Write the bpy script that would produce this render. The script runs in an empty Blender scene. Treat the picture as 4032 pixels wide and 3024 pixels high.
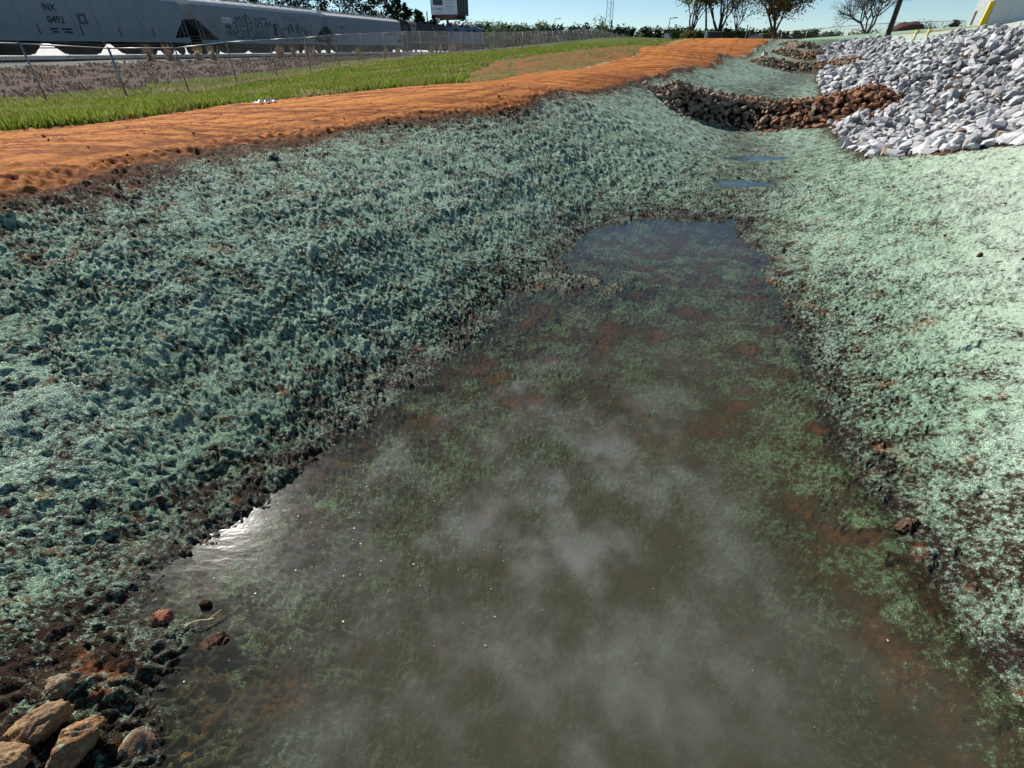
import bpy, math, random
import numpy as np
from mathutils import Vector, Matrix

# ------------------------------------------------------------------ camera, world, sun, exposure
scene = bpy.context.scene
col = scene.collection
random.seed(7)
rng = np.random.default_rng(11)

FPX, CU, CV = 1918.0, 2016.0, 1512.0
PITCH = math.radians(34.5)
cam_data = bpy.data.cameras.new("camera")
cam_data.sensor_width = 36.0
cam_data.lens = FPX / 4032.0 * 36.0
cam_data.clip_start = 0.05
cam_data.clip_end = 8000.0
cam = bpy.data.objects.new("camera", cam_data)
cam.location = (0, 0, 0)
cam.rotation_euler = (math.pi / 2 - PITCH, 0, 0)
col.objects.link(cam)
scene.camera = cam

SUN_AZ, SUN_EL = math.radians(-41.0), math.radians(38.5)   # azimuth clockwise from +Y
world = bpy.data.worlds.new("World")
scene.world = world
world.use_nodes = True
wn = world.node_tree
wn.nodes.clear()
wo = wn.nodes.new("ShaderNodeOutputWorld")
bg = wn.nodes.new("ShaderNodeBackground")
sky = wn.nodes.new("ShaderNodeTexSky")
sky.sky_type = 'NISHITA'
sky.sun_disc = False
sky.sun_elevation = SUN_EL
sky.sun_rotation = SUN_AZ
sky.altitude = 2500.0
sky.air_density = 1.0
sky.dust_density = 0.0
sky.ozone_density = 3.5
bg.inputs['Strength'].default_value = 0.075
tint = wn.nodes.new("ShaderNodeMix"); tint.data_type = 'RGBA'; tint.blend_type = 'MULTIPLY'
tint.inputs[0].default_value = 1.0
tint.inputs[7].default_value = (0.95, 1.0, 0.96, 1.0)            # the camera's cool white balance
wn.links.new(sky.outputs[0], tint.inputs[6])
wn.links.new(tint.outputs[2], bg.inputs[0])
wn.links.new(bg.outputs[0], wo.inputs[0])

sun_data = bpy.data.lights.new("sun", 'SUN')
sun_data.energy = 5.0
sun_data.angle = math.radians(0.53)
sun_data.color = (1.0, 0.95, 0.87)
sun = bpy.data.objects.new("sun", sun_data)
sdir = Vector((math.sin(SUN_AZ) * math.cos(SUN_EL), math.cos(SUN_AZ) * math.cos(SUN_EL), math.sin(SUN_EL)))
sun.rotation_euler = sdir.to_track_quat('Z', 'Y').to_euler()
sun.location = (-20, 30, 40)
col.objects.link(sun)

scene.view_settings.view_transform = 'Standard'
scene.view_settings.look = 'None'
scene.view_settings.exposure = 0.58
scene.view_settings.gamma = 1.0
scene.view_settings.use_curve_mapping = False
scene.render.engine = 'CYCLES'
scene.cycles.max_bounces = 4
scene.cycles.diffuse_bounces = 1
scene.cycles.glossy_bounces = 2
scene.cycles.transparent_max_bounces = 24
scene.cycles.transmission_bounces = 4
scene.cycles.caustics_reflective = False
scene.cycles.caustics_refractive = False
scene.cycles.sample_clamp_indirect = 6.0
scene.cycles.use_adaptive_sampling = True
scene.cycles.adaptive_threshold = 0.05
scene.cycles.use_denoising = True
try:
    scene.cycles.denoiser = 'OPENIMAGEDENOISE'
    scene.cycles.denoising_prefilter = 'ACCURATE'
    scene.cycles.denoising_input_passes = 'RGB_ALBEDO_NORMAL'
except Exception:
    pass

# ------------------------------------------------------------------ helpers
cp, sp = math.cos(PITCH), math.sin(PITCH)

def ray(u, v):
    """direction through a photo pixel, scaled so that Y = 1"""
    x = (u - CU) / FPX
    up = (CV - v) / FPX
    Y = cp + sp * up
    return x / Y, (-sp + cp * up) / Y

def W(u, v, Y):
    rx, rz = ray(u, v)
    return (rx * Y, Y, rz * Y)

def WZ(u, v, z):
    rx, rz = ray(u, v)
    Y = z / rz
    return (rx * Y, Y, z)

def mesh_from(name, V, F):
    me = bpy.data.meshes.new(name)
    me.from_pydata([tuple(v) for v in V], [], [tuple(f) for f in F])
    me.update()
    return me

def np_mesh(name, V, Q, smooth=True):
    """vertices (N,3), faces (M,k) as numpy arrays"""
    V = np.asarray(V, np.float32)
    Q = np.asarray(Q, np.int32)
    k = Q.shape[1]
    me = bpy.data.meshes.new(name)
    me.vertices.add(len(V))
    me.vertices.foreach_set("co", V.ravel())
    me.loops.add(Q.size)
    me.loops.foreach_set("vertex_index", Q.ravel())
    me.polygons.add(len(Q))
    me.polygons.foreach_set("loop_start", np.arange(0, Q.size, k, dtype=np.int32))
    try:
        me.polygons.foreach_set("loop_total", np.full(len(Q), k, np.int32))
    except Exception:
        pass
    me.polygons.foreach_set("use_smooth", np.full(len(Q), smooth, bool))
    me.update(calc_edges=True)
    return me

def attr(me, name, arr):
    a = me.attributes.new(name, 'FLOAT', 'POINT')
    a.data.foreach_set("value", np.asarray(arr, np.float32))

def link(name, data, parent=None, mat=None):
    o = bpy.data.objects.new(name, data)
    col.objects.link(o)
    if parent is not None:
        o.parent = parent
    if mat is not None and data is not None:
        if not data.materials:
            data.materials.append(mat)
    return o

def tag(o, label=None, cat=None, group=None, kind=None):
    if label: o["label"] = label
    if cat: o["category"] = cat
    if group: o["group"] = group
    if kind: o["kind"] = kind
    return o

def empty(name, loc=(0, 0, 0), rz=0.0):
    o = bpy.data.objects.new(name, None)
    o.empty_display_size = 0.2
    o.location = loc
    o.rotation_euler = (0, 0, rz)
    col.objects.link(o)
    return o

class MB:
    """collects boxes, bars, tubes and polygons into one mesh"""
    def __init__(self):
        self.v, self.f = [], []
    def poly(self, pts):
        n = len(self.v)
        self.v += [tuple(p) for p in pts]
        self.f.append(tuple(range(n, n + len(pts))))
        return self
    def hexa(self, p):
        n = len(self.v)
        self.v += [tuple(q) for q in p]
        for f in ((0, 3, 2, 1), (4, 5, 6, 7), (0, 1, 5, 4), (1, 2, 6, 5), (2, 3, 7, 6), (3, 0, 4, 7)):
            self.f.append(tuple(n + i for i in f))
        return self
    def box(self, x0, x1, y0, y1, z0, z1):
        return self.hexa([(x0, y0, z0), (x1, y0, z0), (x1, y1, z0), (x0, y1, z0),
                          (x0, y0, z1), (x1, y0, z1), (x1, y1, z1), (x0, y1, z1)])
    def tube(self, a, b, r0, r1=None, n=6, cap=True):
        r1 = r0 if r1 is None else r1
        a, b = Vector(a), Vector(b)
        d = (b - a)
        if d.length < 1e-6: return self
        d.normalize()
        s = d.orthogonal().normalized()
        t = d.cross(s)
        k = len(self.v)
        for P, r in ((a, r0), (b, r1)):
            for i in range(n):
                an = 2 * math.pi * i / n
                self.v.append(tuple(P + s * (r * math.cos(an)) + t * (r * math.sin(an))))
        for i in range(n):
            j = (i + 1) % n
            self.f.append((k + i, k + j, k + n + j, k + n + i))
        if cap:
            self.f.append(tuple(k + i for i in reversed(range(n))))
            self.f.append(tuple(k + n + i for i in range(n)))
        return self
    def path(self, pts, r, n=6):
        for a, b in zip(pts[:-1], pts[1:]):
            self.tube(a, b, r, r, n)
        return self
    def prism(self, prof, x0, x1):
        """profile [(y,z)] extruded along x"""
        n = len(self.v); m = len(prof)
        self.v += [(x0, y, z) for y, z in prof] + [(x1, y, z) for y, z in prof]
        for i in range(m):
            j = (i + 1) % m
            self.f.append((n + i, n + j, n + m + j, n + m + i))
        self.f.append(tuple(n + i for i in reversed(range(m))))
        self.f.append(tuple(n + m + i for i in range(m)))
        return self
    def prism_y(self, prof, y0, y1):
        """profile [(x,z)] extruded along y"""
        n = len(self.v); m = len(prof)
        self.v += [(x, y0, z) for x, z in prof] + [(x, y1, z) for x, z in prof]
        for i in range(m):
            j = (i + 1) % m
            self.f.append((n + i, n + j, n + m + j, n + m + i))
        self.f.append(tuple(n + i for i in reversed(range(m))))
        self.f.append(tuple(n + m + i for i in range(m)))
        return self
    def mesh(self, name, smooth=False):
        me = mesh_from(name, self.v, self.f)
        if smooth:
            me.polygons.foreach_set("use_smooth", [True] * len(me.polygons))
        return me
    def build(self, name, mat, parent=None, smooth=False):
        return link(name, self.mesh(name, smooth), parent, mat)

# ---- vectorised gradient noise
_perm = rng.permutation(1024)
_gang = rng.random(1024) * 2 * math.pi
_gx, _gy = np.cos(_gang), np.sin(_gang)

def perlin(x, y, seed=0):
    x = np.asarray(x, float) + seed * 17.31
    y = np.asarray(y, float) - seed * 9.77
    xi = np.floor(x).astype(np.int64); yi = np.floor(y).astype(np.int64)
    xf = x - xi; yf = y - yi
    u = xf * xf * xf * (xf * (xf * 6 - 15) + 10)
    v = yf * yf * yf * (yf * (yf * 6 - 15) + 10)
    def g(ix, iy, dx, dy):
        h = _perm[(_perm[ix & 1023] + iy) & 1023]
        return _gx[h] * dx + _gy[h] * dy
    a = g(xi, yi, xf, yf); b = g(xi + 1, yi, xf - 1, yf)
    c = g(xi, yi + 1, xf, yf - 1); d = g(xi + 1, yi + 1, xf - 1, yf - 1)
    return ((a + u * (b - a)) + v * ((c + u * (d - c)) - (a + u * (b - a)))) * 1.5

def fbm(x, y, seed=0, oct=4, lac=2.03, gain=0.5):
    s = 0.0; a = 1.0; n = 0.0
    for i in range(oct):
        s = s + a * perlin(x, y, seed + i * 3)
        n += a; a *= gain; x = x * lac; y = y * lac
    return s / n

def sstep(a, b, x):
    t = np.clip((x - a) / (b - a), 0, 1)
    return t * t * (3 - 2 * t)

# ---- materials
def new_mat(name):
    m = bpy.data.materials.new(name)
    m.use_nodes = True
    nt = m.node_tree
    nt.nodes.clear()
    out = nt.nodes.new("ShaderNodeOutputMaterial")
    return m, nt, out

class NB:
    """small node builder"""
    def __init__(self, nt): self.nt = nt
    def n(self, t, **kw):
        nd = self.nt.nodes.new(t)
        for k, v in kw.items(): setattr(nd, k, v)
        return nd
    def l(self, a, b): self.nt.links.new(a, b)
    def val(self, sock, v):
        if hasattr(v, "is_output") or hasattr(v, "links"):
            self.l(v, sock)
        else:
            sock.default_value = v
    def noise(self, vec, scale, detail=4, rough=0.55, dist=0.0):
        nd = self.n("ShaderNodeTexNoise")
        nd.inputs['Scale'].default_value = scale
        nd.inputs['Detail'].default_value = detail
        nd.inputs['Roughness'].default_value = rough
        nd.inputs['Distortion'].default_value = dist
        if vec is not None: self.l(vec, nd.inputs['Vector'])
        return nd.outputs['Fac']
    def ramp(self, fac, a, b, va=0.0, vb=1.0):
        nd = self.n("ShaderNodeMapRange")
        nd.interpolation_type = 'SMOOTHSTEP'
        nd.inputs['From Min'].default_value = a
        nd.inputs['From Max'].default_value = b
        nd.inputs['To Min'].default_value = va
        nd.inputs['To Max'].default_value = vb
        self.val(nd.inputs['Value'], fac)
        return nd.outputs['Result']
    def math(self, op, a, b=0.0):
        nd = self.n("ShaderNodeMath", operation=op)
        self.val(nd.inputs[0], a); self.val(nd.inputs[1], b)
        return nd.outputs[0]
    def mix(self, fac, a, b, blend='MIX'):
        nd = self.n("ShaderNodeMix", data_type='RGBA', blend_type=blend)
        self.val(nd.inputs[0], fac)
        for s, v in ((nd.inputs[6], a), (nd.inputs[7], b)):
            if isinstance(v, tuple): s.default_value = (*v, 1.0) if len(v) == 3 else v
            else: self.l(v, s)
        return nd.outputs[2]
    def attr(self, name):
        nd = self.n("ShaderNodeAttribute"); nd.attribute_name = name
        return nd.outputs['Fac']
    def pos(self):
        return self.n("ShaderNodeNewGeometry").outputs['Position']
    def obj(self):
        return self.n("ShaderNodeTexCoord").outputs['Object']
    def island(self):
        return self.n("ShaderNodeNewGeometry").outputs['Random Per Island']
    def scale(self, vec, s):
        nd = self.n("ShaderNodeMapping")
        nd.inputs['Scale'].default_value = s
        self.l(vec, nd.inputs['Vector'])
        return nd.outputs[0]
    def bump(self, h, strength=0.5, dist=0.02, normal=None):
        nd = self.n("ShaderNodeBump")
        nd.inputs['Strength'].default_value = strength
        nd.inputs['Distance'].default_value = dist
        self.l(h, nd.inputs['Height'])
        if normal is not None: self.l(normal, nd.inputs['Normal'])
        return nd.outputs[0]
    def bsdf(self, color, rough=0.8, normal=None, metal=0.0, spec=0.3):
        nd = self.n("ShaderNodeBsdfPrincipled")
        if isinstance(color, tuple): nd.inputs['Base Color'].default_value = (*color, 1.0)
        else: self.l(color, nd.inputs['Base Color'])
        self.val(nd.inputs['Roughness'], rough)
        self.val(nd.inputs['Metallic'], metal)
        self.val(nd.inputs['Specular IOR Level'], spec)
        if normal is not None: self.l(normal, nd.inputs['Normal'])
        return nd.outputs[0]

def simple_mat(name, color, rough=0.7, metal=0.0, var=0.25, scale=3.0, bump=0.0, spec=0.3, grime=None):
    """painted or plain surface: noise-varied colour, optional grime"""
    m, nt, out = new_mat(name)
    b = NB(nt)
    co = b.obj()
    n1 = b.noise(co, scale, 6, 0.6)
    lo = tuple(c * (1 - var) for c in color); hi = tuple(min(1, c * (1 + var)) for c in color)
    c = b.mix(n1, lo, hi)
    if grime:
        n2 = b.noise(b.scale(co, (1.0, 1.0, 0.35)), scale * 0.8, 7, 0.7)
        c = b.mix(b.ramp(n2, 0.52, 0.75, 0.0, 0.8), c, grime)
    nrm = None
    if bump:
        nrm = b.bump(b.noise(co, scale * 6, 4), bump, 0.01)
    b.l(b.bsdf(c, rough, nrm, metal, spec), out.inputs[0])
    return m

# ------------------------------------------------------------------ terrain height
ZW = -2.3                                   # pond level, eye level is z = 0
ctrl = []
def C(p): ctrl.append(tuple(p))
shore_l = [(547, 2315), (802, 2124), (1021, 1960), (1276, 1768), (1550, 1550), (1823, 1349), (2023, 1167)]
shore_t = [(2224, 1021), (2315, 911), (2425, 884), (2734, 872), (2917, 880)]
shore_r = [(3008, 1021), (3063, 1185), (3172, 1385), (3263, 1586), (3354, 1805), (3527, 2042), (3628, 2297), (3846, 2552), (4032, 2771)]
for u, v in shore_l + shore_t + shore_r: C(WZ(u, v, ZW))
for u, v in ((766, 2516), (640, 2740), (560, 2990)): C(WZ(u, v, ZW))
C(WZ(2330, 1094, ZW - 0.004)); C(WZ(2180, 1110, ZW + 0.018)); C(WZ(2550, 1140, ZW - 0.02))
# pond bed
for u, v, d in ((2600, 1000, .10), (2450, 1250, .06), (2850, 1250, .12), (2100, 1500, .10), (2700, 1600, .22), (1700, 1800, .12),
                (2300, 2000, .30), (3000, 2000, .18), (1300, 2200, .14), (2000, 2500, .36), (2900, 2500, .34), (3500, 2600, .14),
                (1100, 2700, .16), (1600, 3000, .36), (2600, 3000, .42), (900, 2900, .10), (3700, 3000, .22)):
    C(WZ(u, v, ZW - d))
# left bank and road
for u, v, z in ((0, 3024, -2.12), (0, 2500, -2.06), (300, 2450, -2.19), (0, 1500, -1.75), (0, 770, -1.07), (0, 1100, -1.43),
                (700, 610, -1.02), (1250, 510, -1.02), (2000, 430, -1.0), (2250, 385, -.95), (2450, 310, -.84), (2700, 262, -.58),
                (0, 520, -1.05), (900, 410, -.98), (1500, 350, -.88), (1900, 320, -.85), (700, 1200, -1.63), (1400, 900, -1.55),
                (2000, 700, -1.62), (400, 650, -1.0), (1200, 450, -.98)):
    C(WZ(u, v, z))
for u, v, Y in ((2850, 215, 31), (2980, 175, 42), (3030, 160, 50), (2300, 270, 25), (2600, 185, 48), (2690, 155, 60), (2800, 150, 62), (2930, 152, 62),
                (1900, 240, 32), (2400, 185, 52), (2330, 156, 110), (2480, 150, 95), (2195, 176, 95)):
    C(W(u, v, Y))
# channel bottom, puddles, dam feet
for u, v, Y in ((2960, 725, 10.3), (2960, 625, 13.2), (2900, 510, 18.7), (3050, 335, 26.5), (3150, 290, 31), (3180, 232, 38), (3160, 193, 46)):
    C(W(u, v, Y))
# right bank, riprap toe and top, field
for u, v, Y in ((4032, 1500, 2.75), (4032, 1000, 4.6), (3600, 800, 6.3), (4032, 560, 8.5), (3700, 600, 8.8), (3400, 620, 10.4), (3250, 520, 16.2),
                (3240, 310, 27), (3230, 230, 37), (4032, 118, 20), (3800, 133, 26), (3500, 156, 38), (3350, 168, 46), (3200, 163, 60),
                (3810, 103, 55), (4032, 96, 45), (3600, 118, 66), (3300, 146, 80), (3130, 158, 85)):
    C(W(u, v, Y))
FD = Vector((0.2873, 0.9578))                # heading of fence and track
FN = Vector((-0.9578, 0.2873))               # away from the camera
def fence_xy(Y): return (-23.8 + 0.3 * Y, Y)
FPOST = []
for k in range(27):
    Y = 15.0 + 3.2 * k
    FPOST.append(Y)
fence_z = ([12, 21.2, 24.2, 27.3, 30.3, 33.6, 36.8, 40.1, 43.4, 46.8, 50.2, 68.3, 84, 98],
           [-1.5, -1.62, -1.75, -1.74, -1.50, -1.34, -1.20, -.98, -.86, -.72, -.55, -.2, .25, .70])
for Y, z in zip(*fence_z): C((*fence_xy(Y), z))
for Y, z in ((8, -1.6), (22, -1.62), (38, -1.25), (55, -.75), (80, -.55), (120, -.55)):
    x, y = fence_xy(Y)
    C((x + FN.x * 6, y + FN.y * 6, z))
    for d, z2 in ((15.5, -.66), (21, -.72), (30, -.74), (45, .1), (62, .95)):
        C((x + FN.x * d, y + FN.y * d, z2))
for p in ((9, 6, -.9), (6, 2, -1.0), (4, 0, -1.35), (0, -2, -1.55), (-6, -2, -1.35), (7, -5, -.9), (-12, 2, -1.25), (-25, 8, -1.6),
          (-15, -10, -1.4), (14, 8, .3), (25, 15, 1.0), (60, 60, 2.1), (85, 100, 1.2), (60, 20, 1.6), (30, -10, .8), (0, -25, -1.2),
          (-90, 20, 1.2), (-110, 80, 1.4), (-60, 165, 0.6), (0, 150, -.6), (40, 120, .4), (80, 160, -.6), (0, 200, -1.1), (150, 90, .2),
          (-150, 90, -1.0), (100, 200, -1.1), (-100, 200, -1.1), (15, 85, .75), (27, 88, .85), (22, 125, .7), (28, 136, .3), (120, 0, 0.5), (-80, -40, -1.2), (80, -50, 0.2)):
    C(p)
ctrl = np.array(ctrl)
_S = 10.0
def _phi(r2):
    return np.where(r2 > 1e-12, 0.5 * r2 * np.log(np.maximum(r2, 1e-12)), 0.0)
_cx = ctrl[:, :2] / _S
_n = len(ctrl)
_K = _phi(((_cx[:, None] - _cx[None]) ** 2).sum(-1))
_lam = 2e-4
_P = np.hstack([np.ones((_n, 1)), _cx])
_A = np.zeros((_n + 3, _n + 3))
_A[:_n, :_n] = _K + np.eye(_n) * _lam
_A[:_n, _n:] = _P; _A[_n:, :_n] = _P.T
_w = np.linalg.solve(_A, np.concatenate([ctrl[:, 2], np.zeros(3)]))

def base_z(x, y):
    x = np.atleast_1d(np.asarray(x, float)).ravel(); y = np.atleast_1d(np.asarray(y, float)).ravel()
    out = np.empty(len(x))
    for i in range(0, len(x), 60000):
        a = x[i:i + 60000] / _S; b = y[i:i + 60000] / _S
        k = _phi((a[:, None] - _cx[None, :, 0]) ** 2 + (b[:, None] - _cx[None, :, 1]) ** 2)
        out[i:i + 60000] = k @ _w[:_n] + _w[_n] + _w[_n + 1] * a + _w[_n + 2] * b
    r = np.hypot(x, y)
    t = sstep(150, 260, r)
    return out * (1 - t) - 1.3 * t

PUDDLES = [(W(2960, 722, 10.3), 0.62, 0.20, -0.10), (W(2975, 625, 13.2), 0.85, 0.24, 0.1)]
def ground0(x, y):
    """base height with puddle hollows, no clods"""
    z = base_z(x, y)
    for (c, a, bb, ang), wz in zip(PUDDLES, PUDDLE_Z):
        dx = x - c[0]; dy = y - c[1]
        ca, sa = math.cos(ang), math.sin(ang)
        q = ((dx * ca + dy * sa) / (a * 1.1)) ** 2 + ((-dx * sa + dy * ca) / (bb * 1.3)) ** 2
        w = np.exp(-q * 0.9)
        z = z * (1 - w) + (wz - 0.055) * w
    return z
PUDDLE_Z = [0, 0]
PUDDLE_Z = [float(base_z(c[0], c[1])[0]) for (c, a, bb, ang) in PUDDLES]

_ty = np.geomspace(0.5, 170, 2500)
def trace(u, v):
    """where the sight line through a photo pixel meets the ground"""
    rx, rz = ray(u, v)
    z = base_z(rx * _ty, _ty)
    hit = np.nonzero(rz * _ty < z)[0]
    Y = _ty[hit[0]] if len(hit) else 150.0
    return rx * Y, Y, float(base_z(rx * Y, Y)[0])

# channel-aligned coordinates: s along the ditch, n to its left
HX, HY = 0.53, 0.848
def SN(x, y): return x * HX + y * HY, -x * HY + y * HX
def edge_curve(pix):
    P = [trace(u, v) for u, v in pix]
    sn = sorted(SN(p[0], p[1]) for p in P)
    s = np.array([a for a, b in sn]); n = np.array([b for a, b in sn])
    return s, n
E_low = edge_curve([(0, 790), (350, 720), (700, 625), (1100, 560), (1500, 490), (2000, 436), (2350, 355), (2550, 300), (2700, 266), (2850, 215), (2980, 178), (3020, 163)])
E_up = edge_curve([(0, 520), (420, 480), (900, 412), (1500, 352), (1900, 322), (2300, 268), (2500, 222), (2620, 180), (2680, 157)])
E_patch = edge_curve([(1780, 330), (1850, 285), (1950, 240), (2150, 212), (2400, 187), (2600, 168), (2660, 158)])
RIP_POLY = [trace(u, v)[:2] for u, v in ((4032, 568), (3720, 605), (3430, 625), (3330, 570), (3260, 500), (3235, 400), (3222, 320), (3225, 260), (3215, 215), (3260, 190))]
RIP_TOP = [W(3360, 165, 46)[:2], W(3500, 152, 38)[:2], W(3800, 128, 26)[:2], W(4032, 112, 20)[:2]]
RIP = RIP_POLY + RIP_TOP + [(17.5, 13.0), (11.5, 7.2)]

def in_poly(x, y, poly):
    x = np.asarray(x); y = np.asarray(y)
    ins = np.zeros(x.shape, bool)
    j = len(poly) - 1
    for i in range(len(poly)):
        xi, yi = poly[i]; xj, yj = poly[j]
        cnd = ((yi > y) != (yj > y)) & (x < (xj - xi) * (y - yi) / ((yj - yi) + 1e-12) + xi)
        ins ^= cnd
        j = i
    return ins

def poly_dist(x, y, poly, closed=False):
    d = np.full(np.shape(x), 1e9)
    pts = list(poly) + ([poly[0]] if closed else [])
    for (ax, ay), (bx, by) in zip(pts[:-1], pts[1:]):
        ex, ey = bx - ax, by - ay
        t = np.clip(((x - ax) * ex + (y - ay) * ey) / (ex * ex + ey * ey + 1e-12), 0, 1)
        d = np.minimum(d, np.hypot(x - ax - t * ex, y - ay - t * ey))
    return d

# rock check dams: axis polylines on the ground, height, half width
DAMS = [
    dict(pix=[(2590, 385), (2670, 412), (2790, 440), (2950, 466), (3150, 473), (3300, 452), (3430, 418), (3510, 400)], h=.60, w=1.0),
    dict(pix=[(2962, 246), (3030, 262), (3110, 278), (3200, 281), (3300, 268), (3380, 258)], h=.42, w=.75),
    dict(pix=[(3046, 203), (3090, 214), (3150, 227), (3210, 229), (3260, 222)], h=.36, w=.65),
    dict(pix=[(3078, 175), (3120, 183), (3170, 191), (3230, 190)], h=.36, w=.65),
]
for d in DAMS:
    d['axis'] = [trace(u, v)[:2] for u, v in d['pix']]

def masks(x, y):
    s, n = SN(x, y)
    j = 0.22 * fbm(x / 0.9, y / 0.9, 5, 3) + 0.10 * fbm(x / .22, y / .22, 6, 3)
    far = sstep(10, 40, np.hypot(x, y))
    j = j * (1 + 1.5 * far)
    nl = np.interp(s, *E_low) + j
    nu = np.interp(s, *E_up) + j * .7
    npch = np.interp(s, *E_patch) + j * 2.5
    road = sstep(-.06, .06, n - nl) * (1 - sstep(-.06, .06, n - nu))
    # fence distance, positive beyond the fence
    fx = (x - (-23.8 + 0.3 * y)) * -0.9578
    left = sstep(-.05, .05, n - nu)
    patch = left * (1 - sstep(-.7, .7, n - npch)) * sstep(10.5, 12.5, s) * (1 - sstep(64, 70, s))
    bed = sstep(13.8, 15.2, fx + 1.2 * fbm(x / 3, y / 3, 8, 2))
    dead = sstep(3.0, 5.0, fx + 1.8 * fbm(x / 2.5, y / 2.5, 9, 3)) * (1 - bed)
    grass = left * (1 - patch) * (1 - dead) * (1 - bed)
    right = 1 - sstep(-.05, .05, n - nl)
    rip = in_poly(x, y, RIP).astype(float)
    end = sstep(58, 62, s + 1.5 * fbm(x / 4, y / 4, 12, 2))       # beyond the ditch head
    # upland field right of the riprap
    dt = poly_dist(x, y, RIP_TOP + [(25, 14)])
    return dict(s=s, n=n, nl=nl, nu=nu, road=road, patch=patch, dead=dead, bed=bed, grass=grass, right=right, rip=rip, end=end, fx=fx, left=left)

# ------------------------------------------------------------------ ground mesh (denser near the viewer, one sheet to the horizon)
H0 = 2.3
az = np.concatenate([np.radians(np.arange(-180, -74, 3.0)), np.radians(np.arange(-74, -48, 0.3)),
                     np.radians(np.arange(-48, 48, 0.105)), np.radians(np.arange(48, 74, 0.3)), np.radians(np.arange(74, 180.1, 3.0))])
dep = np.radians(np.concatenate([np.arange(76, 30, -0.15), np.arange(30, 15, -0.075), np.arange(15, 6.5, -0.042), np.arange(6.5, 3.4, -0.075)]))
r_near = H0 / np.tan(dep)
r_far = np.geomspace(r_near[-1] * 1.012, 3500, 110)
rr = np.concatenate([[0.02, 0.2, 0.4], r_near, r_far])
R, A = np.meshgrid(rr, az, indexing='ij')
X = (R * np.sin(A)).ravel(); Y = (R * np.cos(A)).ravel()
nr, nc = len(rr), len(az)
dr = np.gradient(rr)
spacing = np.maximum(np.repeat(dr, nc) * 0.55, (R * np.gradient(az)[None, :]).ravel())

Z = ground0(X, Y)
M = masks(X, Y)
vis = (np.abs(A.ravel()) < math.radians(74)) & (R.ravel() < 160)
hyd = M['right'] * (1 - M['end'])
# dam ridges under the stones
damz = np.zeros_like(Z); dammask = np.zeros_like(Z)
near = np.nonzero((R.ravel() < 70) & vis)[0]
for d in DAMS:
    ax_ = [np.array(p) for p in d['axis']]
    ax_ = [ax_[1] + .4 * (ax_[2] - ax_[1])] + ax_[2:-2] + [ax_[-2] + .3 * (ax_[-3] - ax_[-2])]
    q = poly_dist(X[near], Y[near], [tuple(p) for p in ax_])
    prof = np.clip(1 - q / d['w'], 0, 1)
    damz[near] = np.maximum(damz[near], (d['h'] - .22) * np.minimum(prof * 1.35, 1))
    dammask[near] = np.maximum(dammask[near], sstep(0, .12, prof))

def amp(wl):                                  # fade an octave out where the sheet is too coarse to carry it
    return sstep(1.6, 3.2, wl / spacing)
idx = np.nonzero(vis & (spacing < 0.6))[0]
x, y, sp_ = X[idx], Y[idx], spacing[idx]
def am(wl): return sstep(1.3, 2.6, wl / sp_)
m = {k: v[idx] for k, v in M.items()}
wx = x + 0.03 * perlin(x / .09, y / .09, 41); wy = y + 0.03 * perlin(x / .09, y / .09, 42)
bil = lambda wl, sd: np.abs(perlin(wx / wl, wy / wl, sd))
rough_l = 0.75 + 0.5 * fbm(x / 1.3, y / 1.3, 30, 2)
sidef = np.where(m['n'] > 0.2 * 1, 1.0, 0.78)
rid = lambda wl, sd: .35 - np.abs(perlin(wx / wl, wy / wl, sd))
leftb = sstep(-1.5, .5, m['n'] - (np.interp(m['s'], [0, 8, 16, 40, 60], [.4, 1.2, 2.3, 3.0, 3.0]) - 2.2))
hy = (0.024 * (bil(.19, 20) - .25) * am(.19) + 0.042 * (bil(.060, 21) - .25) * am(.060) + 0.047 * rid(.036, 22) * am(.036)
      + 0.020 * rid(.017, 23) * am(.017)) * (1 + .75 * sstep(4.5, 12, np.hypot(x, y))) * rough_l * (.55 + .45 * leftb)
hy += .055 * (bil(.15, 28) - .25) * am(.15) * sstep(6, 12, np.hypot(x, y)) * (.6 + .4 * leftb)
hy += .022 * perlin(m['n'] / .26 + .6 * perlin(m['s'] / 2.5, m['n'] / 2.5, 33), m['s'] / 3.2, 29) * am(.26) * leftb
hy += 0.035 * fbm(x / .8, y / .8, 24, 2)
# occasional big clods
cl = sstep(.52, .8, perlin(x / .26, y / .26, 25)) * sstep(-.1, .25, perlin(x / 2.2, y / 2.2, 26))
hy += 0.045 * cl * am(.2) * (.4 + .6 * leftb)
# rake lines running down the far bank
sA, nA = m['s'], m['n']
hy += 0.03 * perlin(sA / .55, nA / 4.0, 27) * sstep(8, 16, sA) * am(.4)
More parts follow.
